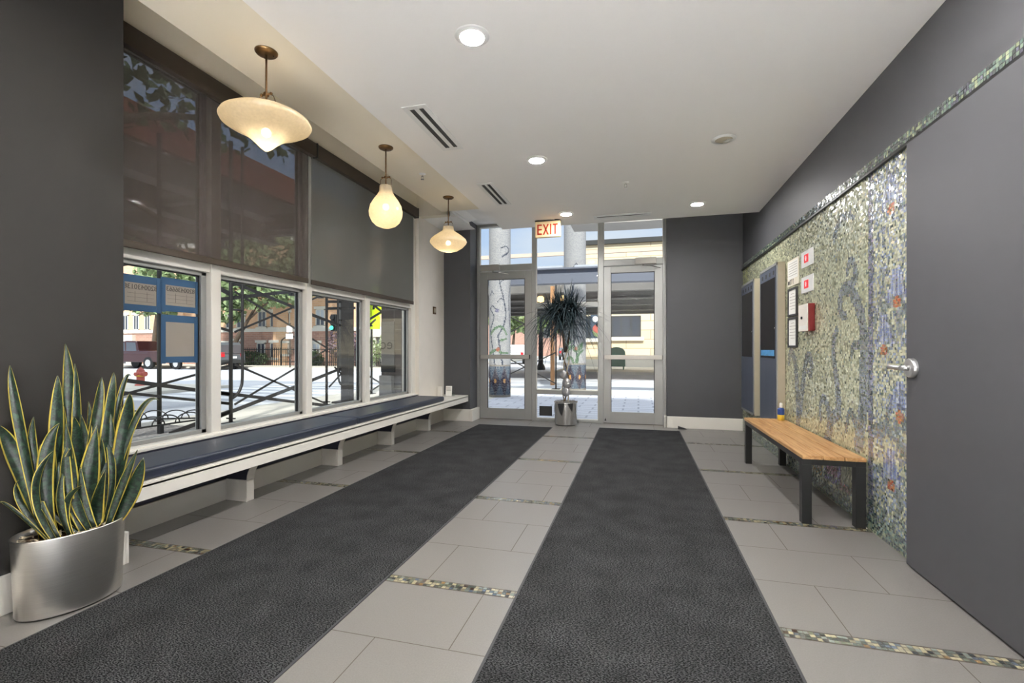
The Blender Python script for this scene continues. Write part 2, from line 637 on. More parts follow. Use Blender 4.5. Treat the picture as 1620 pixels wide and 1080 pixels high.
def thing(name, label, cat, loc=(0, 0, 0), group=None):
    o = bpy.data.objects.new(name, None)
    o.empty_display_size = 0.1
    COL.objects.link(o)
    o.location = loc
    WO[o.name] = Vector(loc)
    tag(o, label, cat, group)
    return o


def tag(o, label, cat, group=None, kind=None):
    o['label'] = label
    o['category'] = cat
    if group:
        o['group'] = group
    if kind:
        o['kind'] = kind
    return o


def setting(name, loc=(0, 0, 0)):
    o = bpy.data.objects.new(name, None)
    COL.objects.link(o)
    o.location = loc
    WO[o.name] = Vector(loc)
    o['kind'] = 'structure'
    return o


def copy_tree(o, parent=None):
    c = o.copy()
    COL.objects.link(c)
    if parent:
        c.parent = parent
    for ch in list(o.children):
        copy_tree(ch, c)
    return c


def B(*a):
    return MB().box(*a)


def text(body, name, m, parent, loc, size, rot, mirror=False, depth=0.0008, label=None):
    c = bpy.data.curves.new(name, 'FONT')
    c.body = body
    c.size = size
    c.extrude = depth
    c.align_x = 'CENTER'
    c.align_y = 'CENTER'
    tmp = bpy.data.objects.new(name, c)
    COL.objects.link(tmp)
    bpy.context.view_layer.update()
    me = bpy.data.meshes.new_from_object(tmp.evaluated_get(bpy.context.evaluated_depsgraph_get()))
    bpy.data.objects.remove(tmp)
    o = bpy.data.objects.new(name, me)
    COL.objects.link(o)
    me.materials.clear()
    me.materials.append(M[m])
    o.parent = parent
    o.location = Vector(loc) - WO.get(parent.name, Vector())
    o.rotation_euler = rot
    if mirror:
        o.scale = (-1, 1, 1)
    return o


def tiles(name, us, vs, size, colour, place, m, parent=None, tilt=0.05, gap=0.10, jit=0.12, rows_off=True):
    """a mosaic: one small tilted quad per tile; colour(u, v) -> rgb arrays; place(u, v, d) -> xyz"""
    nu = int(round((us[1] - us[0]) / size))
    nv = int(round((vs[1] - vs[0]) / size))
    su, sv = (us[1] - us[0]) / nu, (vs[1] - vs[0]) / nv
    gu, gv = np.meshgrid(np.arange(nu), np.arange(nv), indexing='ij')
    cu = us[0] + (gu.ravel() + 0.5) * su
    cv = vs[0] + (gv.ravel() + 0.5) * sv
    n = cu.size
    colr = colour(cu, cv)
    cu = cu + RNG.uniform(-jit, jit, n) * su * 0.5
    cv = cv + RNG.uniform(-jit, jit, n) * sv * 0.5
    hu = su * (0.5 - gap / 2) * RNG.uniform(0.85, 1.08, n)
    hv = sv * (0.5 - gap / 2) * RNG.uniform(0.85, 1.08, n)
    a = RNG.uniform(-0.16, 0.16, n)
    tu = RNG.normal(0, tilt, n)
    tv = RNG.normal(0, tilt, n)
    P = np.zeros((n, 4, 3), np.float32)
    for i, (p, q) in enumerate(((-1, -1), (1, -1), (1, 1), (-1, 1))):
        du = p * hu * np.cos(a) - q * hv * np.sin(a)
        dv = p * hu * np.sin(a) + q * hv * np.cos(a)
        uu = np.clip(cu + du, us[0], us[1])
        vv = np.clip(cv + dv, vs[0], vs[1])
        d = 0.0025 + np.clip(du * tu + dv * tv, -0.002, 0.002)
        P[:, i, :] = np.stack(place(uu, vv, d), -1)
    off = WO.get(parent.name, Vector()) if parent else Vector()
    P -= np.array(off, np.float32)
    me = bpy.data.meshes.new(name)
    me.vertices.add(4 * n)
    me.vertices.foreach_set('co', P.ravel())
    me.loops.add(4 * n)
    me.loops.foreach_set('vertex_index', np.arange(4 * n, dtype=np.int32))
    me.polygons.add(n)
    me.polygons.foreach_set('loop_start', np.arange(0, 4 * n, 4, dtype=np.int32))
    me.update(calc_edges=True)
    ca = me.color_attributes.new('Col', 'FLOAT_COLOR', 'POINT')
    c4 = np.ones((n, 4, 4), np.float32)
    c4[:, :, :3] = colr[:, None, :]
    ca.data.foreach_set('color', c4.ravel())
    me.materials.append(M[m])
    o = bpy.data.objects.new(name, me)
    COL.objects.link(o)
    if parent:
        o.parent = parent
        WO[o.name] = off
    return o


def lin(*c):
    return np.array(S(*c)[:3], np.float32)


def dist_poly(u, v, pts):
    """distance of each (u, v) from a smoothed polyline and position 0..1 along it"""
    p = np.array(pts, float)
    if len(p) > 2:      # Catmull-Rom
        q = np.vstack([2 * p[0] - p[1], p, 2 * p[-1] - p[-2]])
        out = []
        for i in range(1, len(q) - 2):
            for t in np.linspace(0, 1, 5, endpoint=False):
                out.append(0.5 * (2 * q[i] + (q[i + 1] - q[i - 1]) * t + (2 * q[i - 1] - 5 * q[i] + 4 * q[i + 1] - q[i + 2]) * t * t + (3 * q[i] - q[i - 1] - 3 * q[i + 1] + q[i + 2]) * t ** 3))
        p = np.vstack(out + [p[-1]])
    best = np.full(u.shape, 9.0)
    where = np.zeros(u.shape)
    for i in range(len(p) - 1):
        a, b = p[i], p[i + 1]
        d = b - a
        t = np.clip(((u - a[0]) * d[0] + (v - a[1]) * d[1]) / max(1e-9, d @ d), 0, 1)
        k = np.hypot(u - a[0] - t * d[0], v - a[1] - t * d[1])
        w = k < best
        best = np.where(w, k, best)
        where = np.where(w, (i + t) / (len(p) - 1), where)
    return best, where


def smooth_path(p, k=6):
    p = [Vector(x) for x in p]
    q = [2 * p[0] - p[1]] + p + [2 * p[-1] - p[-2]]
    out = []
    for i in range(1, len(q) - 2):
        for j in range(k):
            t = j / k
            out.append(0.5 * (2 * q[i] + (q[i + 1] - q[i - 1]) * t + (2 * q[i - 1] - 5 * q[i] + 4 * q[i + 1] - q[i + 2]) * t * t + (3 * q[i] - q[i - 1] - 3 * q[i + 1] + q[i + 2]) * t ** 3))
    return out + [p[-1]]


# measured layout
VINES=[
 ([(3.819, 0.547), (3.742, 0.821), (3.742, 1.036), (3.733, 1.23), (3.751, 1.338), (3.799, 1.472), (3.899, 1.584), (3.995, 1.65), (4.084, 1.637), (4.142, 1.557), (4.107, 1.463), (4.039, 1.449)],0.085),
 ([(3.952, 1.658), (3.869, 1.706), (3.889, 1.799), (3.952, 1.846), (3.995, 1.798), (4.006, 1.753)],0.05),
 ([(3.751, 1.236), (3.895, 1.227), (3.931, 1.141)],0.045),
 ([(4.407, 0.435), (4.357, 0.487), (4.314, 0.635), (4.166, 0.714), (4.178, 0.866), (4.205, 0.982), (4.251, 1.135), (4.263, 1.255), (4.19, 1.347)],0.075),
 ([(4.314, 0.635), (4.373, 0.725), (4.455, 0.792), (4.541, 0.73), (4.523, 0.604)],0.055),
 ([(3.849, 0.666), (3.945, 0.743), (3.997, 0.691), (4.023, 0.597)],0.05),
 ([(5.114, 0.361), (5.114, 0.637), (5.161, 0.927), (5.229, 1.103), (5.298, 1.162), (5.374, 1.149), (5.401, 1.052)],0.08),
 ([(5.104, 0.545), (5.049, 0.644), (4.983, 0.865), (4.898, 1.067), (4.818, 1.137), (4.743, 1.071), (4.779, 0.976), (4.841, 1.0)],0.08),
 ([(4.239, 2.076), (4.142, 2.175), (3.984, 2.18), (3.899, 2.134)],0.05),
 ([(3.482, 1.367), (3.461, 1.453), (3.352, 1.498), (3.249, 1.479), (3.212, 1.418)],0.045),
 ([(3.461, 1.405), (3.389, 1.354), (3.333, 1.245)],0.03),
 ([(3.581, 1.364), (3.539, 1.459), (3.482, 1.55), (3.466, 1.722)],0.03),
 ([(3.419, 0.717), (3.301, 0.653), (3.185, 0.571)],0.045),
 ([(3.506, 0.431), (3.352, 0.347), (3.252, 0.302), (3.301, 0.23), (3.359, 0.123)],0.04),
 ([(3.252, 0.302), (3.315, 0.357), (3.315, 0.41), (3.266, 0.438)],0.03),
 ([(3.564, 0.678), (3.49, 0.698), (3.435, 0.746), (3.412, 0.819)],0.06),
 ([(3.273, 1.319), (3.301, 1.376), (3.273, 1.422), (3.192, 1.423)],0.04),
 ([(3.301, 0.721), (3.33, 0.746), (3.273, 0.785), (3.212, 0.765), (3.246, 0.715)],0.03),
]
FLOWERS=[(3.374, 2.167), (3.315, 1.591), (3.461, 1.307), (3.282, 0.917), (3.381, 0.485)]
FRIEZE=[(4.006, 0.186), (4.289, 0.282), (4.635, 0.282), (4.978, 0.326)]
LEAVES=[((-2.696, 1.671, 0.325), (-2.668, 1.67, 0.899), (-2.673, 1.655, 1.226), 0.0523), ((-2.694, 1.684, 0.325), (-2.658, 1.693, 0.804), (-2.647, 1.678, 1.129), 0.0371), ((-2.702, 1.622, 0.325), (-2.663, 1.615, 0.817), (-2.682, 1.629, 1.073), 0.0543), ((-2.657, 1.556, 0.325), (-2.735, 1.513, 0.859), (-2.735, 1.48, 1.126), 0.0379), ((-2.655, 1.569, 0.325), (-2.735, 1.508, 0.678), (-2.735, 1.442, 0.864), 0.0645), ((-2.655, 1.569, 0.325), (-2.723, 1.558, 0.662), (-2.702, 1.548, 0.887), 0.0411), ((-2.69, 1.716, 0.325), (-2.593, 1.731, 0.816), (-2.549, 1.732, 1.06), 0.0502), ((-2.633, 1.755, 0.325), (-2.553, 1.767, 0.844), (-2.586, 1.813, 1.081), 0.0475), ((-2.63, 1.773, 0.325), (-2.558, 1.815, 0.917), (-2.51, 1.841, 1.064), 0.0223), ((-2.577, 1.776, 0.325), (-2.514, 1.814, 0.758), (-2.454, 1.794, 0.979), 0.0698), ((-2.628, 1.797, 0.325), (-2.477, 1.833, 0.827), (-2.38, 1.884, 0.937), 0.029), ((-2.603, 1.559, 0.325), (-2.651, 1.563, 0.665), (-2.614, 1.596, 0.854), 0.0581), ((-2.642, 1.677, 0.325), (-2.654, 1.699, 0.664), (-2.624, 1.658, 0.878), 0.0614), ((-2.587, 1.695, 0.325), (-2.591, 1.704, 0.558), (-2.57, 1.724, 0.824), 0.0799), ((-2.545, 1.607, 0.325), (-2.584, 1.602, 0.468), (-2.483, 1.607, 0.571), 0.0294), ((-2.551, 1.56, 0.325), (-2.642, 1.539, 0.498), (-2.549, 1.536, 0.392), 0.0231), ((-2.554, 1.531, 0.325), (-2.724, 1.513, 0.499), (-2.735, 1.515, 0.604), 0.0256), ((-2.554, 1.527, 0.325), (-2.717, 1.491, 0.469), (-2.735, 1.446, 0.522), 0.0142), ((-2.525, 1.774, 0.325), (-2.466, 1.816, 0.489), (-2.401, 1.823, 0.657), 0.0694), ((-2.528, 1.743, 0.325), (-2.487, 1.779, 0.514), (-2.422, 1.81, 0.697), 0.0374), ((-2.579, 1.762, 0.325), (-2.543, 1.777, 0.59), (-2.595, 1.761, 0.811), 0.0284), ((-2.539, 1.654, 0.325), (-2.623, 1.642, 0.558), (-2.608, 1.64, 0.734), 0.0601), ((-2.595, 1.631, 0.325), (-2.632, 1.609, 0.491), (-2.645, 1.612, 0.666), 0.0419), ((-2.533, 1.707, 0.325), (-2.57, 1.718, 0.407), (-2.471, 1.696, 0.624), 0.0614), ((-2.594, 1.64, 0.325), (-2.609, 1.618, 0.58), (-2.645, 1.648, 0.745), 0.0451), ((-2.69, 1.72, 0.325), (-2.633, 1.729, 0.721), (-2.654, 1.743, 0.938), 0.0251), ((-2.7, 1.635, 0.325), (-2.68, 1.644, 0.69), (-2.664, 1.642, 0.933), 0.0394), ((-2.64, 1.694, 0.325), (-2.648, 1.722, 0.627), (-2.616, 1.685, 0.884), 0.0587), ((-2.632, 1.761, 0.325), (-2.57, 1.778, 0.635), (-2.545, 1.77, 0.875), 0.0444), ((-2.682, 1.782, 0.325), (-2.567, 1.824, 0.689), (-2.54, 1.811, 0.918), 0.0354), ((-2.552, 1.545, 0.325), (-2.638, 1.52, 0.553), (-2.601, 1.563, 0.732), 0.0344), ((-2.652, 1.592, 0.325), (-2.657, 1.587, 0.585), (-2.668, 1.603, 0.788), 0.0474), ((-2.636, 1.728, 0.325), (-2.606, 1.762, 0.542), (-2.548, 1.729, 0.772), 0.0438), ((-2.54, 1.643, 0.325), (-2.643, 1.598, 0.42), (-2.672, 1.596, 0.501), 0.0269), ((-2.648, 1.628, 0.325), (-2.686, 1.637, 0.63), (-2.676, 1.641, 0.903), 0.0451), ((-2.591, 1.664, 0.325), (-2.623, 1.647, 0.601), (-2.652, 1.644, 0.849), 0.0485), ((-2.636, 1.728, 0.325), (-2.59, 1.729, 0.614), (-2.616, 1.74, 0.924), 0.0438), ((-2.537, 1.676, 0.325), (-2.585, 1.644, 0.484), (-2.641, 1.674, 0.609), 0.0394), ((-2.601, 1.577, 0.325), (-2.687, 1.58, 0.555), (-2.73, 1.59, 0.752), 0.038), ((-2.582, 1.74, 0.325), (-2.57, 1.761, 0.545), (-2.584, 1.788, 0.76), 0.0469), ((-2.534, 1.697, 0.325), (-2.569, 1.668, 0.448), (-2.598, 1.673, 0.633), 0.0428), ((-2.697, 1.662, 0.325), (-2.712, 1.687, 0.74), (-2.711, 1.691, 1.013), 0.0337), ((-2.546, 1.598, 0.325), (-2.594, 1.586, 0.487), (-2.626, 1.623, 0.631), 0.0323), ((-2.631, 1.768, 0.325), (-2.576, 1.794, 0.599), (-2.621, 1.807, 0.916), 0.0414)]
BRACES=[((-6.45, 5.811, 2.405), (-6.45, 8.79, 1.811), 0.028), ((-6.45, 5.811, 1.935), (-6.45, 8.79, 2.514), 0.03), ((-6.45, 6.389, 2.151), (-6.45, 8.79, 1.226), 0.018), ((-6.45, 5.811, 1.602), (-6.45, 6.326, 1.49), 0.022), ((-6.45, 6.389, 1.482), (-6.45, 8.79, 2.396), 0.018), ((-6.45, 6.351, 2.261), (-6.45, 7.451, 2.464), 0.025), ((-6.45, 5.811, 0.562), (-6.45, 8.79, -0.014), 0.028), ((-6.45, 5.811, 0.406), (-6.45, 6.326, 0.309), 0.02), ((-6.45, 6.389, 0.284), (-6.45, 8.79, 1.193), 0.018), ((-6.45, 6.389, 0.949), (-6.45, 8.79, 0.025), 0.018), ((-6.45, 5.811, 0.076), (-6.45, 8.79, 0.656), 0.032), ((-6.45, 7.875, 1.978), (-6.45, 9.658, 1.654), 0.03), ((-6.45, 7.875, 0.48), (-6.45, 9.668, 0.841), 0.03), ((-6.45, 8.867, 0.382), (-6.45, 9.295, 0.641), 0.02), ((-6.45, 9.061, 0.804), (-6.45, 9.708, 0.39), 0.02), ((-6.45, 7.875, 0.166), (-6.45, 8.986, -0.041), 0.03), ((-6.45, 8.769, 2.213), (-6.45, 9.846, 2.318), 0.03), ((-6.45, 8.769, 2.065), (-6.45, 9.846, 2.169), 0.03), ((-6.45, 10.443, 0.526), (-6.45, 11.042, 0.296), 0.022), ((-6.45, 10.443, 0.134), (-6.45, 11.042, 0.296), 0.022), ((-6.45, 10.443, 1.936), (-6.45, 11.042, 2.17), 0.03), ((-6.45, 10.501, 2.365), (-6.45, 11.042, 2.17), 0.03), ((-6.45, 10.443, 2.454), (-6.45, 11.042, 2.581), 0.03), ((-6.45, 5.811, 0.904), (-6.45, 6.326, 0.993), 0.02), ((-6.45, 4.305, 0.868), (-6.45, 6.326, 0.449), 0.028), ((-6.45, 4.305, 0.704), (-6.45, 6.326, 0.298), 0.02), ((-6.45, 4.305, 0.545), (-6.45, 6.326, 0.94), 0.018), ((-6.45, 5.263, -0.006), (-6.45, 6.326, 0.189), 0.032), ((-6.45, 4.305, 2.188), (-6.45, 5.207, 2.512), 0.035), ((-6.45, 5.207, 2.485), (-6.45, 6.326, 2.087), 0.035)]
UPWIN=[(-28.06, -27.3, 2.86, 4.08), (-26.94, -26.19, 2.85, 4.01), (-25.87, -25.17, 2.84, 3.94), (-30.05, -29.24, 2.82, 3.78), (-31.07, -30.47, 2.83, 3.8), (-41.79, -41.13, 2.74, 4.05), (-40.56, -39.95, 2.78, 4.03), (-39.34, -38.76, 2.76, 4.01), (-22.93, -22.15, 2.89, 4.13), (-21.43, -20.8, 3.22, 4.09), (-19.24, -18.73, 3.1, 4.04), (-32.18, -31.62, 2.84, 3.92)]
LOWIN=[(-31.56, -30.83, 1.0, 1.64), (-30.23, -29.69, 1.0, 1.79), (-28.1, -27.34, 0.52, 1.68), (-26.88, -26.2, 0.53, 1.68), (-40.33, -39.71, 0.99, 1.57), (-39.24, -38.76, 0.99, 1.56), (-23.17, -22.5, 0.83, 1.62), (-25.8, -25.24, 0.82, 1.63), (-16.48, -15.75, 0.85, 1.73)]
BDOORS=[(-41.65, -41.09, 0.67, 1.73), (-17.87, -17.52, 0.75, 1.96)]
TANWIN=[(-3.59, -2.73, 1.94, 3.46), (-1.79, 0.16, 2.02, 3.45)]


# ================================================================== THE ROOM
ZC = 2.945
# floor: grout bed with porcelain tiles laid in it (one mesh), mosaic strips as parts
STRIPS = [-3.41, -2.00, -0.60, 0.805, 2.205, 3.605, 5.005, 6.405]     # near edge of each strip
f = MB()
f.box(-3.44, 1.60, -4.6, 7.95, -0.12, -0.0015)
f.mi = 1
n = 0
g = 0.002
rows = []
for s in STRIPS:
    rows += [s + 0.07 + 0.4433 * j for j in range(3)]
for i, y in enumerate(rows):
    phase = 0.861 if (i - rows.index(STRIPS[4] + 0.07)) % 2 == 0 else 1.189
    x = phase - 0.9605 * 6
    y1 = min(y + 0.4433, 7.93)
    if y1 - y < 0.03:
        continue
    while x < 1.486:
        a, b = max(x, -3.18), min(x + 0.9605, 1.486)
        if b - a > 0.02:
            f.quad((a + g, y + g, 0), (b - g, y + g, 0), (b - g, y1 - g, 0), (a + g, y1 - g, 0))
        x += 0.9605
floor = f.build('floor', ['grout', 'tile'], kind='structure')


def strip_colour(u, v):
    pal = np.array([lin(168, 160, 132), lin(126, 132, 112), lin(90, 98, 88), lin(58, 62, 60), lin(196, 186, 150), lin(150, 120, 78), lin(98, 110, 124), lin(142, 150, 140), lin(84, 62, 50)])
    w = np.array([5, 5, 4, 3, 4, 1.5, 1.5, 4, .8])
    return pal[RNG.choice(len(pal), u.size, p=w / w.sum())] * RNG.uniform(0.8, 1.15, (u.size, 1))


for s in STRIPS[3:]:
    tiles('mosaic_strip', (-3.17, 1.48), (s + 0.004, s + 0.066), 0.0207, strip_colour, lambda u, v, d: (u, v, d - 0.002), 'mosaic', floor, tilt=0.02)

# right wall with mosaic
wall_right = B(1.486, 1.66, -4.6, 7.95, -0.1, 3.6).build('wall_right', 'darkwall', kind='structure')


def wall_colour(y, z):
    n = y.size
    left = y > 3.62
    base = np.where(left[:, None], lin(214, 217, 182), lin(220, 221, 188)) * RNG.uniform(0.82, 1.14, (n, 1))
    sp = RNG.uniform(0, 1, n)
    pal = np.array([lin(116, 130, 118), lin(140, 156, 146), lin(136, 140, 100), lin(108, 114, 118)])
    k = sp < 0.085
    base[k] = pal[RNG.integers(0, 4, k.sum())]
    base[(sp > 0.93)] = lin(222, 218, 180)
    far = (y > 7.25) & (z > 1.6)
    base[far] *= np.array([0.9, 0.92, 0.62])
    rp = ~left
    k = rp & (sp < 0.40 + 0.25 * ((z > 2.0) | (z < .45)))
    palr = np.array([lin(140, 154, 184), lin(160, 174, 198), lin(104, 116, 140), lin(118, 138, 128), lin(176, 184, 196)])
    base[k] = palr[RNG.integers(0, 5, k.sum())] * RNG.uniform(0.8, 1.1, (k.sum(), 1))
    # vines
    pv = np.array([lin(136, 148, 146), lin(120, 134, 138), lin(150, 160, 156), lin(136, 142, 160)])
    for pts, w in VINES:
        d, t = dist_poly(y, z, pts)
        k = d < w * (1 - 0.5 * t) * 0.85
        base[k] = pv[RNG.integers(0, 4, k.sum())] * RNG.uniform(0.85, 1.12, (k.sum(), 1))
    # bell flowers
    for fy, fz in FLOWERS:
        dy, dz = (y - fy), (z - fz)
        k = (np.abs(dy) < 0.045 + 0.55 * np.clip(0.07 - dz, 0, 0.16)) & (dz > -0.085 - 0.02 * np.cos(dy * 70)) & (dz < 0.10)
        pf = np.array([lin(136, 150, 196), lin(176, 190, 216), lin(120, 128, 172), lin(196, 204, 222)])
        base[k] = pf[(np.floor((dy[k] / (0.6 + 2.2 * np.clip(.1 - dz[k], 0, .2)) + 1) / 0.026).astype(int)) % 4] * RNG.uniform(0.85, 1.1, (k.sum(), 1))
        k = (np.hypot(dy * .8, (dz + 0.115)) < 0.036)
        base[k] = np.array([lin(190, 96, 60), lin(206, 132, 70)])[RNG.integers(0, 2, k.sum())]
    # seam strip between the two panels
    k = np.abs(y - 3.645) < 0.035
    base[k] = np.array([lin(110, 118, 150), lin(86, 100, 108), lin(140, 136, 168)])[RNG.integers(0, 3, k.sum())]
    # frieze of framed squares low down
    for (fy, fz), c1, c2 in zip(FRIEZE, (lin(176, 66, 66), lin(110, 92, 178), lin(206, 166, 84), lin(150, 92, 80)), (lin(190, 194, 150), lin(176, 106, 140), lin(170, 80, 60), lin(120, 140, 120))):
        a, b = np.abs(y - fy), np.abs(z - 0.30)
        m_ = np.maximum(a, b)
        k = m_ < 0.16
        base[k] = c2 * RNG.uniform(0.8, 1.1, (k.sum(), 1))
        k = (m_ < 0.16) & (m_ > 0.105)
        base[k] = c1 * RNG.uniform(0.8, 1.1, (k.sum(), 1))
    pd = np.array([lin(70, 96, 92), lin(104, 134, 128), lin(146, 168, 160), lin(64, 78, 104), lin(180, 190, 160)])
    k = (z < 0.10) | ((z < 0.2) & (RNG.uniform(0, 1, n) < 0.55))
    base[k] = pd[RNG.integers(0, 5, k.sum())]
    return base


B(1.4848, 1.486, 2.95, 7.61, 0.0, 2.355).build('mosaic_grout', mat('mosaic_grout', S(150, 152, 130), 0.9), wall_right)
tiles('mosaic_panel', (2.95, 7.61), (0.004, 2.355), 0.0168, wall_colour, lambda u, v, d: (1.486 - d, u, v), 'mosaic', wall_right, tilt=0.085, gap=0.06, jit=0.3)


def band_colour(y, z):
    pal = np.array([lin(140, 160, 140), lin(96, 116, 108), lin(64, 70, 72), lin(176, 186, 150), lin(92, 92, 110), lin(116, 140, 130)])
    return pal[RNG.integers(0, 6, y.size)] * RNG.uniform(0.75, 1.1, (y.size, 1))


acc = B(1.470, 1.486, -4.6, 7.61, 2.366, 2.432).build('trim_1', 'rubber', kind='structure')
tiles('accent_mosaic', (-1.0, 7.6), (2.374, 2.430), 0.0187, band_colour, lambda u, v, d: (1.470 - d, u, v), 'mosaic', acc, tilt=0.05)
B(1.462, 1.486, -4.6, 7.61, 2.352, 2.366).build('accent_lip', 'blackmetal', acc)

# other walls
B(0.42, 1.486, 7.616, 7.95, -0.1, 3.6).build('wall_front_right', 'darkwall', kind='structure')
B(-3.42, -2.70, 7.43, 7.95, -0.1, 3.6).build('wall_front_left', 'darkwall', kind='structure')
B(-3.45, -2.78, -4.6, 2.0, -0.1, 3.6).build('wall_left', 'leftshaded', kind='structure')
w = MB()
w.box(-3.45, -3.19, 2.0, 6.49, -0.1, 0.52)
w.build('wall_left_sill', 'navydark', kind='structure')
B(-3.45, -3.17, 6.49, 7.43, -0.1, 3.2).build('wall_left_end', 'offwhite', kind='structure')
w = MB()
w.box(-3.45, -3.20, 2.0, 6.49, 3.27, 3.6)
w.box(-3.45, -2.72, 6.47, 6.6, 3.175, 3.56)
w.build('wall_left_header', 'beige', kind='structure')
B(-3.45, 1.66, -4.75, -4.6, -0.1, 3.6).build('wall_back', 'offwhite', kind='structure')

# ceilings
c = MB()
c.box(-1.915, 1.486, -4.6, 6.65, ZC, 3.10)
c.build('ceiling', 'ceil', kind='structure')
c = MB()
c.box(-2.42, -1.915, -4.6, 5.6, ZC, 3.10)
c.build('ceiling_window_side', 'beige', kind='structure')
c = MB()
c.box(-2.72, 1.486, 5.3, 7.95, 3.34, 3.5)
c.box(-3.45, -2.72, 6.49, 7.95, 3.18, 3.5)
cv = [(-2.72, 3.18), (-2.72, 3.34), (-2.58, 3.34)] + [(-2.72 + 0.14 * (1 - math.sin(t)) , 3.18 + 0.16 * (1 - math.cos(t))) for t in (PI / 2 - k * PI / 16 for k in range(1, 8))]
c.prism(cv, 6.62, 7.43, 'y')
c.build('ceiling_upper', 'ceil', kind='structure')
c = MB()
c.box(-3.45, -1.9, 1.9, 7.95, 3.56, 3.7)
c.box(-3.45, 1.66, -4.75, 7.95, 3.6, 3.72)
c.build('ceiling_roof', 'beige', kind='structure')

# baseboards
b = MB()
b.box(-2.78, -2.762, -4.6, 2.0, 0, 0.178)
b.box(-3.19, -2.762, 2.0, 2.018, 0, 0.178)
b.build('baseboard_left', 'trim', kind='structure', bevel=0.004)
b = MB()
b.box(-3.19, -3.172, 2.02, 7.43, 0, 0.165)
b.build('baseboard_window', 'trim', kind='structure', bevel=0.004)
b = MB()
b.box(-3.17, -2.67, 7.41, 7.43, 0, 0.20)
b.box(-2.70, -2.65, 7.40, 7.77, 0, 0.20)
b.build('baseboard_front_left', 'trim', kind='structure', bevel=0.005)
b = MB()
b.box(0.40, 1.484, 7.596, 7.616, 0, 0.175)
b.box(0.385, 0.42, 7.596, 7.77, 0, 0.175)
b.build('baseboard_front_right', 'trim', kind='structure', bevel=0.004)

# ------------------------------------------------------------------ window on the left
win = setting('window_1')
fr = MB()
MY = [(1.95, 2.01), (2.985, 3.075), (4.09, 4.175), (5.165, 5.26), (6.38, 6.49)]
for a, b_ in MY:
    fr.box(-3.36, -3.235, a, b_, 0.50, 3.28)
fr.box(-3.36, -3.22, 2.0, 6.49, 0.495, 0.545)
fr.box(-3.36, -3.25, 2.0, 6.49, 1.80, 1.90)
fr.box(-3.36, -3.24, 2.0, 6.49, 3.22, 3.28)
fr.build('window_frame', 'trim', win, bevel=0.006)
for i in range(4):
    y0, y1 = MY[i][1], MY[i + 1][0]
    s = MB()
    for z0, z1 in ((0.545, 1.80), (1.90, 3.22)):
        s.box(-3.345, -3.285, y0, y0 + 0.028, z0, z1)
        s.box(-3.345, -3.285, y1 - 0.045, y1, z0, z1)
        s.box(-3.345, -3.285, y0, y1, z0, z0 + 0.032)
        s.box(-3.345, -3.285, y0, y1, z1 - 0.030, z1)
    sash = s.build('sash', 'alum', win, bevel=0.004)
    gk = MB()
    for z0, z1 in ((0.545, 1.80), (1.90, 3.22)):
        gk.box(-3.325, -3.305, y0 + 0.026, y0 + 0.036, z0 + .02, z1 - .02)
        gk.box(-3.325, -3.305, y1 - 0.055, y1 - 0.043, z0 + .02, z1 - .02)
        gk.box(-3.325, -3.305, y0 + .02, y1 - .04, z1 - 0.037, z1 - 0.028)
    gk.build('gasket', 'black', sash)
    p = MB()
    p.box(-3.320, -3.314, y0 + 0.02, y1 - 0.04, 0.56, 1.785)
    p.box(-3.320, -3.314, y0 + 0.02, y1 - 0.04, 1.915, 3.205)
    p.build('pane', 'glass', win)
B(-3.245, -3.185, 2.0, 6.49, 0.515, 0.532).build('window_sill', 'trim', win, bevel=0.003)

# ------------------------------------------------------------------ storefront
st = setting('window_2')
fr = MB()
fr.box(-2.70, -2.655, 7.77, 7.87, 0, 3.30)
fr.box(-1.725, -1.657, 7.77, 7.87, 0, 3.30)
fr.box(-0.630, -0.545, 7.77, 7.87, 0, 3.30)
fr.box(0.374, 0.43, 7.77, 7.87, 0, 3.30)
fr.box(-2.70, 0.43, 7.77, 7.87, 3.295, 3.36)
fr.box(-2.655, -1.725, 7.77, 7.87, 2.535, 2.635)
fr.box(-0.545, 0.374, 7.77, 7.87, 2.535, 2.635)
fr.box(-1.657, -0.63, 7.77, 7.87, 1.888, 1.961)
fr.box(-1.657, -0.63, 7.77, 7.87, 0.449, 0.518)
fr.box(-1.657, -0.63, 7.77, 7.87, 0, 0.045)
fr.build('storefront_frame', 'alum', st, bevel=0.004)
for x0, x1, z0, z1 in ((-2.655, -1.725, 2.635, 3.295), (-0.545, 0.374, 2.635, 3.295), (-1.657, -0.63, 1.961, 3.295), (-1.657, -0.63, 0.518, 1.888), (-1.657, -0.63, 0.045, 0.449)):
    B(x0, x1, 7.825, 7.831, z0, z1).build('pane', 'glass', st)
    e = MB()
    t = 0.009
    e.box(x0, x0 + t, 7.80, 7.82, z0, z1)
    e.box(x1 - t, x1, 7.80, 7.82, z0, z1)
    e.box(x0, x1, 7.80, 7.82, z0, z0 + t)
    e.build('glazing_bead', 'trim', st)
B(-1.608, -1.394, 7.815, 7.824, 0.084, 0.246).build('pane_sticker', 'grille', st)  # grey square sticker on the bottom sidelite pane


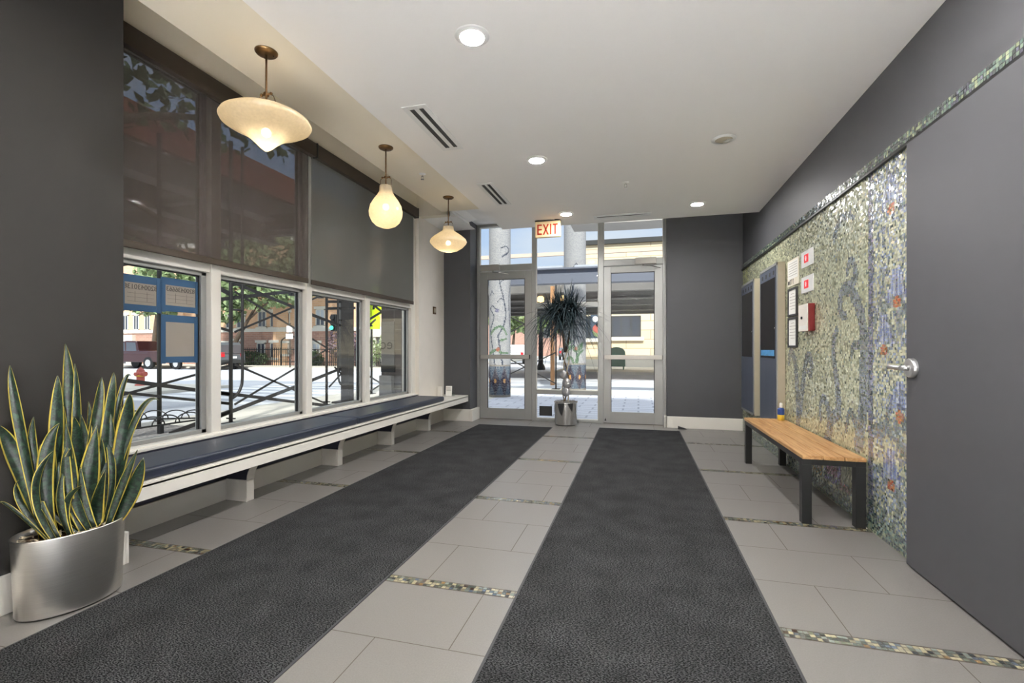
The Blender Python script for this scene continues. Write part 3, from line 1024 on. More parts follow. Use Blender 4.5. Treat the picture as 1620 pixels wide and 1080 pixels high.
def storefront_door(name, x0, x1, g0, g1, gz0, gz1, bar0, bar1, cl0, cl1, arm):
    d = setting(name, ((x0 + x1) / 2, 7.8, 0))
    fr = MB()
    z1 = 2.525
    fr.box(x0, g0, 7.785, 7.835, 0.012, z1)
    fr.box(g1, x1, 7.785, 7.835, 0.012, z1)
    fr.box(g0, g1, 7.785, 7.835, 0.012, gz0)
    fr.box(g0, g1, 7.785, 7.835, gz1, z1)
    fr.build('door_rail', 'alum', d, bevel=0.003)
    gs = MB()
    gs.box(g0, g0 + .008, 7.787, 7.80, gz0, gz1)
    gs.box(g1 - .010, g1, 7.787, 7.80, gz0, gz1)
    gs.box(g0, g1, 7.787, 7.80, gz1 - .01, gz1)
    gs.build('gasket', 'rubber', d)
    B(g0, g1, 7.806, 7.812, gz0, gz1).build('pane', 'glass', d)
    pb = MB()
    pb.box(bar0, bar1, 7.70, 7.755, 1.035, 1.105)
    pb.box(bar0 + .03, bar0 + .10, 7.75, 7.785, 1.045, 1.095)
    pb.box(bar1 - .12, bar1 - .03, 7.75, 7.785, 1.045, 1.095)
    p = pb.build('panic_bar', 'alumd', d, bevel=0.006)
    B(bar0 - 0.006, bar0, 7.702, 7.753, 1.037, 1.103).build('end_cap', 'rubber', p)
    B(bar1, bar1 + 0.006, 7.702, 7.753, 1.037, 1.103).build('end_cap', 'rubber', p)
    c = B(cl0, cl1, 7.69, 7.77, 2.535, 2.635).build('door_closer', 'alumd', d, bevel=0.006)
    a = MB()
    a.tube([(arm, 7.73, 2.535), (arm, 7.73, 2.51)], 0.014)
    a.bar((arm, 7.73, 2.512), (arm + .12, 7.66, 2.49), 0.02, 0.01)
    a.bar((arm + .12, 7.66, 2.49), (arm + .26, 7.78, 2.475), 0.018, 0.008)
    a.build('closer_arm', 'chrome', c)
    return d


d1 = storefront_door('door_1', -2.65, -1.73, -2.513, -1.851, 0.188, 2.393, -2.62, -1.76, -2.61, -2.28, -2.40)
d2 = storefront_door('door_2', -0.54, 0.37, -0.427, 0.247, 0.191, 2.423, -0.53, 0.36, -0.05, 0.27, 0.07)
m_ = MB()
m_.prism([(-0.530, 0.045), (-0.500, 0.045), (-0.515, 0.095)], 7.782, 7.786, 'y')
m_.build('foot_bolt', 'black', d2)

M['satin'] = mat('satin_steel', S(196, 196, 196), 0.32, 0.9)
# dark flush door on the right, folded back over the mosaic
dr = setting('door_3', (1.46, 2.5, 0))
B(1.436, 1.458, 1.55, 3.105, 0.012, 2.335).build('door_leaf', 'darkwall', dr, bevel=0.002)
h = MB()
h.lathe([(0.052, 0), (0.052, 0.020), (0.048, 0.024)], (0, 0, 0), 32, cap1=True)
for v in h.bm.verts:
    v.co = Vector((1.436 - v.co.z * 1.0, 3.035 + v.co.y, 1.098 + v.co.x))
rose = h.build('lever_rose', 'satin', dr)
l_ = MB()
l_.tube([(1.43, 3.035, 1.098), (1.375, 3.035, 1.098)], 0.015, 14)
l_.tube(smooth_path([(1.378, 3.028, 1.098), (1.372, 3.07, 1.098), (1.372, 3.11, 1.099), (1.376, 3.15, 1.100)]), 0.014, 14)
l_.build('lever', 'satin', rose)
B(1.46, 1.486, 1.2, 3.09, 0.0, 0.008).build('threshold', 'chrome', dr)
# lobby continues behind the photographer: pale back wall

# ================================================================== INTERIOR THINGS
# roller blinds
def blind(y0, y1, zb, label, m, gap=0.0):
    t = thing('roller_blind', label, 'blind', (-3.18, (y0 + y1) / 2, 3.2), 'roller blinds over the long window')
    B(-3.20, -3.135, y0, y1, 3.135, 3.272).build('cassette', 'brownmetal', t, bevel=0.004)
    B(-3.205, -3.130, y1, y1 + 0.008, 3.130, 3.277).build('end_cap', 'black', t)
    B(-3.205, -3.130, y0 - 0.008, y0, 3.130, 3.277).build('end_cap', 'black', t)
    y0 = y0 - 0.045 if y0 > 3 else y0
    B(-3.186, -3.1845, y0 + 0.01, y1 - gap, zb + 0.05, 3.16).build('fabric', m, t)
    B(-3.194, -3.178, y0 + 0.01, y1 - gap, zb, zb + 0.05).build('hem_bar', 'brownmetal', t, bevel=0.006)
    return t


blind(2.01, 4.115, 1.855, 'brown roller blind nearest the snake plant, woven see-through fabric with foliage showing behind', 'blind', 0.065)
blind(4.131, 6.40, 1.850, 'dark grey roller blind over the far half of the window beside the pale end wall', 'blinddark', 0.06)

# built-in window bench
t = thing('window_bench', 'long white built-in bench under the window on bracket legs', 'bench', (-2.96, 4.7, 0))
b = MB()
b.box(-3.185, -2.735, 2.02, 7.43, 0.405, 0.436)
b.build('bench_top', 'trim', t, bevel=0.003)
b = MB()
b.box(-2.762, -2.735, 2.02, 7.43, 0.333, 0.4215)
b.box(-2.762, -2.737, 2.02, 7.43, 0.4215, 0.406)
b.build('fascia', 'trim', t, bevel=0.002)
for y in (2.05, 3.06, 4.235, 5.32, 6.40):
    k = MB()
    k.box(-3.17, -2.972, y, y + 0.075, 0, 0.17)
    br = k.build('bracket', 'trim', t, bevel=0.004)
    k = MB()
    prof = [(-3.17, 0.17), (-2.975, 0.17), (-2.972, 0.20), (-2.962, 0.235), (-2.94, 0.275), (-2.905, 0.315), (-2.87, 0.345), (-2.80, 0.36), (-2.765, 0.365), (-2.765, 0.405), (-3.17, 0.405)]
    k.prism(prof, y + 0.004, y + 0.071, 'y')
    k.build('bracket_corbel', 'navydark', br)
    k = MB()
    pp = prof[1:8]
    q = [(x + 0.006, z - 0.001) for x, z in pp]
    k.prism(pp + q[::-1], y, y + 0.075, 'y')
    k.build('corbel_edge', 'trim', br)


def cushion(y0, y1, label):
    b = B(-3.18, -2.752, y0, y1, 0.437, 0.508)
    o = b.build('bench_cushion', 'navy', None, bevel=0.022, seg=4)
    tag(o, label, 'cushion', 'navy bench cushions')
    s = MB()
    s.box(-2.7525, -2.749, y0 + .02, y1 - .02, 0.484, 0.489)
    s.build('piping', 'navy', o)
    return o


cushion(2.03, 4.245, 'long navy vinyl cushion on the white bench, the one nearest the snake plant')
cushion(4.257, 6.47, 'long navy vinyl cushion on the white bench, the one towards the glass doors')

# leaflets at the end of the bench
o = MB().obox((-3.10, 7.10, 0.516), (0.012, 0.10, 0.16), (0, 0, 1.1)).build('leaflet_block', 'paper')
tag(o, 'upright white leaflet box standing on the far end of the bench', 'leaflets')
t = thing('leaflet_stand', 'clear leaflet holder with a leaning white printed sheet on the bench end', 'leaflet holder', (-2.96, 7.22, 0.4365))
s = MB().obox((-2.985, 7.20, 0.518), (0.10, 0.004, 0.165), (-0.28, 0, 0.25)).build('printed_sheet', 'paper', t)
s2 = MB()
for i in range(6):
    s2.obox((-2.985 + 0.0005, 7.197 - 0.006 * 0 + (0.022 * (i - 2.5)) * -0.28 - .0008, 0.518 + 0.022 * (i - 2.5)), (0.07, 0.0045, 0.004), (-0.28, 0, 0.25))
s2.build('printed_lines', 'ink', s)
s3 = MB()
s3.obox((-2.955, 7.235, 0.502), (0.12, 0.003, 0.13), (-0.28, 0, 0.25))
s3.obox((-2.965, 7.22, 0.4385), (0.13, 0.09, 0.003), (0, 0, 0.25))
s3.build('clear_holder', 'glass', t)

# wall device
t = thing('wall_thermostat', 'small brass-grey wall control on the pale end wall above the bench', 'thermostat', (-3.165, 7.04, 1.82))
B(-3.17, -3.162, 6.98, 7.10, 1.76, 1.88).build('back_plate', 'bronze', t, bevel=0.003)
B(-3.162, -3.15, 7.005, 7.075, 1.785, 1.855).build('control_face', 'tan', t, bevel=0.003)

# pendants
def pendant(y, prof, neck_z, zc, label, bulb_z, wire_r):
    x = -2.112
    t = thing('pendant_lamp', label, 'pendant lamp', (x, y, ZC), 'glass pendant lamps over the window bench')
    m = MB()
    m.lathe([(0.0001, -0.020), (0.03, -0.0195), (0.055, -0.014), (0.062, -0.006), (0.063, 0)], (x, y, ZC), 28, cap1=True)
    can = m.build('ceiling_rose', 'bronze', t)
    for a in (0.6, 2.5):
        m = MB()
        m.ball((x + 0.038 * math.cos(a), y + 0.038 * math.sin(a), ZC - 0.018), 0.004, 8, 6)
        m.build('screw', 'blackmetal', can)
    m = MB()
    m.tube([(x, y, ZC - 0.015), (x, y, neck_z - 0.01)], 0.0062, 12)
    st_ = m.build('stem', 'bronze', t)
    m = MB()
    m.tube([(x - 0.032, y, neck_z + 0.075), (x + 0.032, y, neck_z + 0.075)], 0.006, 10)
    m.tube([(x, y - 0.014, neck_z + 0.075), (x, y + 0.014, neck_z + 0.075)], 0.010, 10)
    for sx in (-1, 1):
        m.ball((x + sx * 0.034, y, neck_z + 0.075), 0.009, 10, 6)
        m.tube(smooth_path([(x + sx * 0.030, y, neck_z + 0.07), (x + sx * 0.05, y, neck_z + 0.058), (x + sx * wire_r, y, neck_z + 0.02), (x + sx * wire_r, y, neck_z - 0.012)]), 0.0026, 8)
    m.build('hanger_wire', 'bronze', t)
    m = MB()
    m.lathe(prof, (x, y, zc), 56)
    m.build('glass_shade', 'amber', t)
    m = MB()
    m.ball((x, y, bulb_z), 0.026, 14, 10)
    m.build('bulb', 'bulb', t)
    m = MB()
    m.tube([(x, y, neck_z), (x, y, bulb_z + 0.02)], 0.014, 12)
    m.build('lamp_holder', 'bronze', t)
    ld = bpy.data.lights.new('bulb_light', 'POINT')
    ld.energy = PENDANT_W
    ld.color = (1, 0.78, 0.5)
    ld.shadow_soft_size = 0.05
    lo = bpy.data.objects.new('bulb_light', ld)
    COL.objects.link(lo)
    lo.parent = t
    lo.location = (0, 0, bulb_z - 0.045 - ZC)
    return t


pendant(2.319, [(0.058, 0.152), (0.060, 0.120), (0.066, 0.108), (0.12, 0.112), (0.20, 0.098), (0.238, 0.074), (0.247, 0.058), (0.240, 0.044), (0.205, 0.022), (0.15, -0.004), (0.10, -0.034), (0.06, -0.068), (0.030, -0.098), (0.010, -0.112), (0.0005, -0.114)], 2.62, 2.475,
        'wide saucer-shaped amber glass pendant with a pointed bottom, nearest the camera', 2.47, 0.064)
pendant(3.683, [(0.052, 0.195), (0.054, 0.165), (0.056, 0.145), (0.074, 0.112), (0.105, 0.070), (0.132, 0.022), (0.142, -0.030), (0.138, -0.070), (0.118, -0.115), (0.085, -0.146), (0.045, -0.163), (0.0005, -0.168)], 2.61, 2.415,
        'pear-shaped amber glass pendant hanging between the saucer and the far lamp', 2.43, 0.052)
pendant(5.079, [(0.058, 0.165), (0.062, 0.135), (0.068, 0.118), (0.105, 0.092), (0.160, 0.055), (0.200, 0.020), (0.212, -0.008), (0.205, -0.026), (0.165, -0.070), (0.110, -0.105), (0.055, -0.122), (0.0005, -0.126)], 2.585, 2.44,
        'flattened onion-shaped amber glass pendant nearest the glass doors', 2.42, 0.058)


# downlights
def downlight(x, y, label, lit=True, cat='downlight', group='recessed ceiling downlights'):
    t = thing('downlight', label, cat, (x, y, ZC), group)
    m = MB()
    m.lathe([(0.068, -0.012), (0.071, -0.007), (0.090, -0.0045), (0.097, -0.001), (0.097, 0.0)], (x, y, ZC), 40)
    m.build('trim_ring', 'white', t)
    m = MB()
    m.lathe([(0.0005, -0.011), (0.045, -0.0105), (0.068, -0.007)], (x, y, ZC), 32)
    m.build('lens', 'lamp' if lit else 'white', t)
    return t


DL = [(-0.896, 2.497, 'lit round recessed downlight nearest the camera, large white glow'),
      (-0.906, 4.281, 'lit round recessed downlight between the two slotted vents'),
      (-0.902, 6.089, 'lit round recessed downlight just above the EXIT sign'),
      (0.682, 6.071, 'lit round recessed downlight near the dark front wall on the right')]
for x, y, l_ in DL:
    downlight(x, y, l_)
for x, y in ((0.684, 2.45), (-0.9, 0.7), (0.684, 0.7)):  # added downlights out of view, put in for more room light
    downlight(x, y, 'added round recessed downlight overhead, out of view', group='added downlights out of view')
for i, (x, y) in enumerate(((-0.45, -1.0), (0.82, -1.0), (-0.45, -2.9), (0.82, -2.9))):  # added unseen panels; their bounce off the floor brightens the ceiling
    t = thing('fill_panel', 'added square fill light, unseen behind the camera', 'fill light', (x, y, ZC), 'added fill panels behind the camera')
    m = MB()
    for a in ((-.62, -.59, -.62, .62), (.59, .62, -.62, .62), (-.59, .59, -.62, -.59), (-.59, .59, .59, .62)):
        m.box(x + a[0], x + a[1], y + a[2], y + a[3], ZC - 0.03, ZC)
    m.build('fill_panel_frame', 'white', t)
    ld = bpy.data.lights.new('fill_light', 'AREA')
    ld.shape = 'SQUARE'
    ld.size = 1.15
    ld.energy = FILL_PANEL_W / 4
    ld.spread = math.radians(55)
    ld.color = (0.94, 0.99, 1.06)
    lo = bpy.data.objects.new('fill_light', ld)
    COL.objects.link(lo)
    lo.parent = t
    lo.location = (0, 0, -0.012)
t = thing('eyeball_downlight', 'unlit white eyeball spotlight in the ceiling on the right', 'downlight', (0.686, 4.263, ZC))
m = MB()
m.lathe([(0.070, -0.010), (0.074, -0.008), (0.092, -0.005), (0.098, -0.001), (0.098, 0)], (0.686, 4.263, ZC), 40)
m.build('trim_ring', 'white', t)
m = MB()
m.lathe([(0.0005, -0.020), (0.03, -0.018), (0.055, -0.011), (0.069, -0.003)], (0.686, 4.263, ZC), 32)
m.build('eyeball', 'tan', t)
m = MB()
m.obox((0.715, 4.255, ZC - 0.018), (0.055, 0.055, 0.006), (0, -0.25, 0.6))
m.build('aperture', 'white', t, bevel=0.002)


# linear vents
def vent(x0, x1, y0, y1, label, slots, along='y'):
    t = thing('slot_vent', label, 'ceiling vent', ((x0 + x1) / 2, (y0 + y1) / 2, ZC), 'slotted ceiling vents')
    z0, z1 = ZC - 0.006, ZC
    m = MB()
    if along == 'y':
        w = x1 - x0
        edges = [x0] + [v for s in slots for v in s] + [x1]
        for i in range(0, len(edges), 2):
            m.box(edges[i], edges[i + 1], y0, y1, z0, z1)
        e = 0.045
        for a, b_ in slots:
            m.box(a, b_, y0, y0 + e, z0, z1)
            m.box(a, b_, y1 - e, y1, z0, z1)
    else:
        edges = [y0] + [v for s in slots for v in s] + [y1]
        for i in range(0, len(edges), 2):
            m.box(x0, x1, edges[i], edges[i + 1], z0, z1)
        for a, b_ in slots:
            m.box(x0, x0 + 0.04, a, b_, z0, z1)
            m.box(x1 - 0.04, x1, a, b_, z0, z1)
    m.build('vent_frame', 'white', t, bevel=0.001)
    m = MB()
    for a, b_ in slots:
        if along == 'y':
            m.box(a, b_, y0 + 0.04, y1 - 0.04, ZC - 0.0022, ZC - 0.0002)
        else:
            m.box(x0 + 0.04, x1 - 0.04, a, b_, ZC - 0.0022, ZC - 0.0002)
    m.build('slot', 'grille', t)
    m = MB()
    for a, b_ in slots:
        c_ = (a + b_) / 2
        if along == 'y':
            m.box(c_ + 0.004, c_ + 0.007, y0 + 0.045, y1 - 0.045, ZC - 0.005, ZC - 0.002)
        else:
            m.box(x0 + 0.04, x1 - 0.04, c_ + 0.003, c_ + 0.006, ZC - 0.005, ZC - 0.002)
    m.build('deflector_blade', 'rubber', t)


vent(-1.655, -1.465, 3.10, 3.87, 'large white ceiling vent with two dark slots beside the saucer pendant', [(-1.614, -1.574), (-1.540, -1.503)])
vent(-1.655, -1.480, 4.735, 5.522, 'white ceiling vent with two slots nearer the glass doors', [(-1.614, -1.578), (-1.552, -1.518)])
vent(-0.57, 0.150, 6.275, 6.445, 'single-slot white ceiling vent running above the right-hand glass door', [(6.335, 6.375)], 'x')


def sprinkler(x, y, label):
    t = thing('sprinkler_head', label, 'sprinkler', (x, y, ZC), 'ceiling sprinkler heads')
    m = MB()
    m.lathe([(0.012, -0.012), (0.030, -0.004), (0.034, 0)], (x, y, ZC), 24, cap0=True)
    m.build('escutcheon', 'white', t)
    m = MB()
    m.tube([(x, y, ZC - 0.008), (x, y, ZC - 0.03)], 0.007, 10)
    m.tube([(x - 0.010, y, ZC - 0.02), (x - 0.010, y, ZC - 0.045), (x, y, ZC - 0.055), (x + 0.010, y, ZC - 0.045), (x + 0.010, y, ZC - 0.02)], 0.003, 6)
    m.lathe([(0.0005, -0.057), (0.016, -0.057), (0.016, -0.054), (0.0005, -0.054)], (x, y, ZC), 16)
    m.build('deflector', 'chrome', t)


sprinkler(-2.08, 4.335, 'small sprinkler head in the beige ceiling between pear and onion pendants')
sprinkler(-0.128, 5.097, 'small sprinkler head in the white ceiling between two downlights')

# EXIT sign
t = thing('exit_sign', 'glowing cream EXIT sign with red letters hanging from the ceiling', 'exit sign', (-1.18, 6.33, ZC))
B(-1.355, -1.012, 6.30, 6.36, 2.712, 2.925).build('sign_body', mat('exit_sign_face', S(158, 138, 104), 0.7, spec=.2, emit=(1.0, 0.72, 0.40, 1), estr=0.2), t, bevel=0.006)
B(-1.358, -1.009, 6.298, 6.362, 2.925, 2.938).build('sign_cap', 'grille', t, bevel=0.003)
m = MB()
m.lathe([(0.035, 0), (0.035, 0.008)], (-1.06, 6.33, 2.937), 20, cap0=True, cap1=True)
m.build('mounting_plate', 'grille', t)
M['exitred'] = mat('exit_red', S(112, 30, 22), 0.8, spec=.1, emit=S(226, 66, 40), estr=0.18)
le = MB()
zb_, zt_ = 2.745, 2.885
yf0, yf1 = 6.2965, 6.3005


def stroke(p, q, w=0.019):
    (x0, z0), (x1, z1) = p, q
    if abs(z1 - z0) > abs(x1 - x0) * 0.8:
        le.prism([(x0 - w / 2, z0), (x0 + w / 2, z0), (x1 + w / 2, z1), (x1 - w / 2, z1)], yf0, yf1, 'y')
    else:
        le.prism([(x0, z0 - w / 2), (x1, z1 - w / 2), (x1, z1 + w / 2), (x0, z0 + w / 2)], yf0, yf1, 'y')


X0 = -1.316
stroke((X0, zb_), (X0, zt_))
for z in (zb_ + .0095, (zb_ + zt_) / 2, zt_ - .0095):
    stroke((X0, z), (X0 + 0.055, z))
stroke((X0 + 0.078, zb_), (X0 + 0.140, zt_))
stroke((X0 + 0.140, zb_), (X0 + 0.078, zt_))
stroke((X0 + 0.176, zb_), (X0 + 0.176, zt_))
stroke((X0 + 0.236, zb_), (X0 + 0.236, zt_))
stroke((X0 + 0.203, zt_ - .0095), (X0 + 0.270, zt_ - .0095))
le.build('lettering', 'exitred', t)

# mats
def floor_mat(x0, x1, y0, y1, label):
    o = B(x0 + .012, x1 - .012, y0 + .012, y1 - .012, 0.0006, 0.0085).build('floor_mat', 'mats', None, bevel=0.003)
    tag(o, label, 'floor mat', 'charcoal entrance mats')
    e = MB()
    for a in ((x0, x0 + .022, y0, y1), (x1 - .022, x1, y0, y1), (x0 + .022, x1 - .022, y0, y0 + .022), (x0 + .022, x1 - .022, y1 - .022, y1)):
        e.box(a[0], a[1], a[2], a[3], 0.0004, 0.005)
    e.build('rubber_border', 'rubber', o, bevel=0.001)


floor_mat(-2.455, -1.268, -0.6, 7.16, 'long charcoal runner mat on the left beside the window bench')
floor_mat(-0.578, 0.585, -0.3, 7.31, 'long charcoal runner mat on the right leading to the right-hand door')

# snake plant in a steel planter
PX, PY, PS = -2.612, 1.643, -0.12
pl = thing('snake_plant', 'tall yellow-edged snake plant in an oval brushed steel planter beside the mat', 'potted plant', (PX, PY, 0))
m = MB()
m.lathe([(0.93, 0.0), (0.935, 0.004), (1.0, 0.345), (1.0, 0.350), (0.975, 0.350), (0.96, 0.31)], (PX, PY, 0.009), 72, 0.150, 0.212, PS, cap0=True)
m.build('planter', 'steel', pl)
m = MB()
m.lathe([(0.97, 0.318), (0.7, 0.330), (0.35, 0.322), (0.001, 0.333)], (PX, PY, 0), 48, 0.150, 0.212, PS)
so = m.build('mulch', 'soil', pl)
m = MB()
for i in range(160):
    a, r = random.uniform(0, 2 * PI), math.sqrt(random.random()) * 0.9
    x, y = r * 0.145 * math.cos(a), r * 0.205 * math.sin(a)
    p = Vector((PX + x * math.cos(PS) - y * math.sin(PS), PY + x * math.sin(PS) + y * math.cos(PS), 0.333 + random.uniform(0, .008)))
    d = Vector((random.uniform(-1, 1), random.uniform(-1, 1), random.uniform(-.2, .35))).normalized() * random.uniform(.008, .022)
    m.bar(p - d, p + d, random.uniform(.003, .008), .003)
m.build('bark_chip', 'cane', so)['kind'] = 'stuff'


def sword_leaf(base, mid, tip, w, parent):
    base, mid, tip = Vector(base), Vector(mid), Vector(tip)
    n = 18
    view = (mid - Vector((0, 0, 1.2)))
    view.z = 0
    view.normalize()
    bm = bmesh.new()
    uvl = bm.loops.layers.uv.new('uv')
    tw = random.uniform(-0.8, 0.8)
    rows_ = []
    c0 = 2 * mid - (base + tip) / 2
    prev = None
    for i in range(n + 1):
        t = i / n
        p = base * (1 - t) ** 2 + c0 * 2 * t * (1 - t) + tip * t * t
        d = (c0 - base) * (1 - t) + (tip - c0) * t
        d.normalize()
        s = d.cross(view).normalized()
        ang = tw * (1 - t) + 0.5 * tw * t
        s = (Matrix.Rotation(ang, 3, d) @ s)
        nn = s.cross(d)
        prof = (0.55 + 0.45 * math.sin(min(1, t / 0.5) * PI / 2)) if t < 0.5 else max(0.0, 1 - ((t - 0.5) / 0.5) ** 1.75)
        hw = w / 2 * prof + 0.0004
        wav = 0.10 * hw * math.sin(t * 9 + tw * 9)
        rows_.append([bm.verts.new(p + s * hw * k + nn * (0.34 * hw * abs(k) ** 1.5 + wav * k)) for k in (-1, -0.7, -0.35, 0, 0.35, 0.7, 1)])
    for i in range(n):
        for j in range(6):
            f_ = bm.faces.new((rows_[i][j], rows_[i][j + 1], rows_[i + 1][j + 1], rows_[i + 1][j]))
            f_.smooth = True
            ks = (0, .15, .325, .5, .675, .85, 1)
            for lp, (a, b_) in zip(f_.loops, ((j, i), (j + 1, i), (j + 1, i + 1), (j, i + 1))):
                lp[uvl].uv = (ks[a], b_ / n)
    bmesh.ops.translate(bm, verts=bm.verts[:], vec=-WO[parent.name])
    me = bpy.data.meshes.new('leaf')
    bm.to_mesh(me)
    bm.free()
    me.materials.append(M['leaf'])
    o = bpy.data.objects.new('leaf', me)
    COL.objects.link(o)
    o.parent = parent
    sd = o.modifiers.new('thick', 'SOLIDIFY')
    sd.thickness = 0.0022
    return o


for bp_, mp_, tp_, w in LEAVES:
    sword_leaf(bp_, mp_, tp_, w * 1.0, pl)

# dracaena in a polished pot
DX, DY = -1.115, 7.50
dr_ = thing('dracaena', 'tall indoor dracaena with drooping blue-green leaves in a round silver pot by the glass', 'potted plant', (DX, DY, 0))
m = MB()
m.lathe([(0.168, 0.0), (0.172, 0.004), (0.184, 0.34), (0.186, 0.352), (0.178, 0.352), (0.172, 0.32)], (DX, DY, 0.012), 56, cap0=True)
pot = m.build('pot', 'chrome', dr_)
m = MB()
m.lathe([(0.150, 0.0), (0.150, 0.014)], (DX, DY, 0.0), 40, cap0=True, cap1=True)
m.build('pot_foot', 'black', pot)
m = MB()
m.lathe([(0.175, 0.335), (0.10, 0.345), (0.001, 0.348)], (DX, DY, 0), 32)
for i in range(220):
    a, r = random.uniform(0, 2 * PI), math.sqrt(random.random()) * 0.18
    p = Vector((DX + r * math.cos(a), DY + r * math.sin(a), 0.352 + random.uniform(0, .03)))
    d = Vector((random.uniform(-1, 1), random.uniform(-1, 1), random.uniform(-.1, .6))).normalized() * .02
    m.bar(p - d, p + d, .006, .004)
m.build('moss', mat('grey_moss', S(150, 146, 140), 0.9, noise=0.4, nscale=30), dr_)['kind'] = 'stuff'
for j, ph in enumerate((0.0, 2.1, 4.2)):
    m = MB()
    pts = []
    for i in range(26):
        t = i / 25
        r = 0.030 + 0.028 * abs(math.sin(t * PI * 1.6))
        a = ph + t * 5.5
        pts.append((DX + r * math.cos(a), DY + r * math.sin(a), 0.34 + t * 0.86))
    m.tube(smooth_path(pts, 3), 0.011, 10, 0.009)
    m.build('braided_stem', 'cane' if j < 2 else 'bronze', dr_)
for x, y, z, r in ((-0.035, -0.07, 0.80, 0.062), (0.022, -0.075, 0.665, 0.070), (0.012, -0.07, 0.525, 0.066)):
    m = MB()
    m.ball((DX + x, DY + y, z), r, 24, 12, (1, 0.22, 1.12))
    m.build('silver_disc', mat('silver_disc_%d' % int(z * 100), S(158, 158, 160), 0.3, 0.7), dr_)
m = MB()
m.tube([(DX - .02, DY, 1.15), (DX - .04, DY - .01, 1.45), (DX - .02, DY, 1.62)], 0.022, 10, 0.016)
m.tube([(DX + .01, DY, 1.15), (DX + .05, DY + .01, 1.42), (DX + .06, DY, 1.55)], 0.018, 10, 0.013)
m.tube([(DX, DY, 1.15), (DX - .02, DY - .03, 1.35), (DX - .1, DY - .03, 1.52)], 0.018, 10, 0.013)
m.build('trunk', 'bark', dr_)


def rosette(c, n, ln, name='leaf_rosette', droop=1.0):
    bm = bmesh.new()
    for i in range(n):
        a = random.uniform(0, 2 * PI)
        el = random.uniform(0.0, 1.45) ** 1.0
        l_ = ln * random.uniform(0.75, 1.15)
        d = Vector((math.cos(a) * math.cos(el), math.sin(a) * math.cos(el), math.sin(el)))
        side = Vector((-math.sin(a), math.cos(a), 0))
        w = random.uniform(0.006, 0.010)
        k = 7
        p = Vector(c) + Vector((0, 0, random.uniform(-0.06, 0.03)))
        dd = random.uniform(0.5, 1.25) * droop * (1.3 - el / 1.5)
        prev = None
        for j in range(k + 1):
            t = j / k
            q = p + d * l_ * t + Vector((0, 0, -1)) * dd * l_ * t * t
            hw = w * (1 - t ** 2.2) * (0.5 + 0.5 * min(1, t * 5)) + 0.0005
            cur = (bm.verts.new(q - side * hw), bm.verts.new(q + Vector((0, 0, -hw * .5))), bm.verts.new(q + side * hw))
            if prev:
                for u in (0, 1):
                    f_ = bm.faces.new((prev[u], prev[u + 1], cur[u + 1], cur[u]))
                    f_.smooth = True
            prev = cur
    bmesh.ops.translate(bm, verts=bm.verts[:], vec=-WO[dr_.name])
    me = bpy.data.meshes.new(name)
    bm.to_mesh(me)
    bm.free()
    me.materials.append(M['dracaena'])
    o = bpy.data.objects.new(name, me)
    COL.objects.link(o)
    o.parent = dr_
    return o


for c_, n_, l_ in (((DX - .04, DY, 1.74), 110, .62), ((DX + .14, DY + .02, 1.76), 110, .60), ((DX - .22, DY - .04, 1.72), 110, .58), ((DX + .04, DY - .05, 1.88), 80, .50), ((DX - .12, DY + .03, 1.86), 80, .50), ((DX - .10, DY - .03, 1.58), 90, .52), ((DX + .10, DY - .03, 1.60), 90, .54)):
    rosette(c_, n_, l_)

# door wedge
m = MB()
m.prism([(0.575, 0.001), (0.70, 0.001), (0.70, 0.006), (0.575, 0.045)], 7.50, 7.545, 'y')
o = m.build('door_wedge', 'rubber', None, bevel=0.002)
tag(o, 'small dark rubber door wedge on the floor by the white baseboard', 'door wedge')

# slatted bench on the right
t = thing('slatted_bench', 'wooden slatted bench with black square legs against the mosaic wall', 'bench', (1.275, 4.57, 0))
for i in range(3):
    x0 = 1.085 + i * 0.128
    B(x0, x0 + 0.1225, 3.645, 5.505, 0.448, 0.473).build('seat_slat', 'wood', t, bevel=0.0025)
b = MB()
b.box(1.087, 1.147, 3.662, 5.49, 0.408, 0.4478)
b.box(1.407, 1.467, 3.662, 5.49, 0.408, 0.4478)
b.box(1.147, 1.407, 3.662, 3.722, 0.408, 0.4478)
b.box(1.147, 1.407, 5.43, 5.49, 0.408, 0.4478)
b.build('frame_rail', 'blackmetal', t, bevel=0.002)
for x in (1.087, 1.407):
    for y in (3.662, 5.43):
        B(x, x + 0.06, y, y + 0.06, 0.0, 0.408).build('leg', 'blackmetal', t, bevel=0.002)


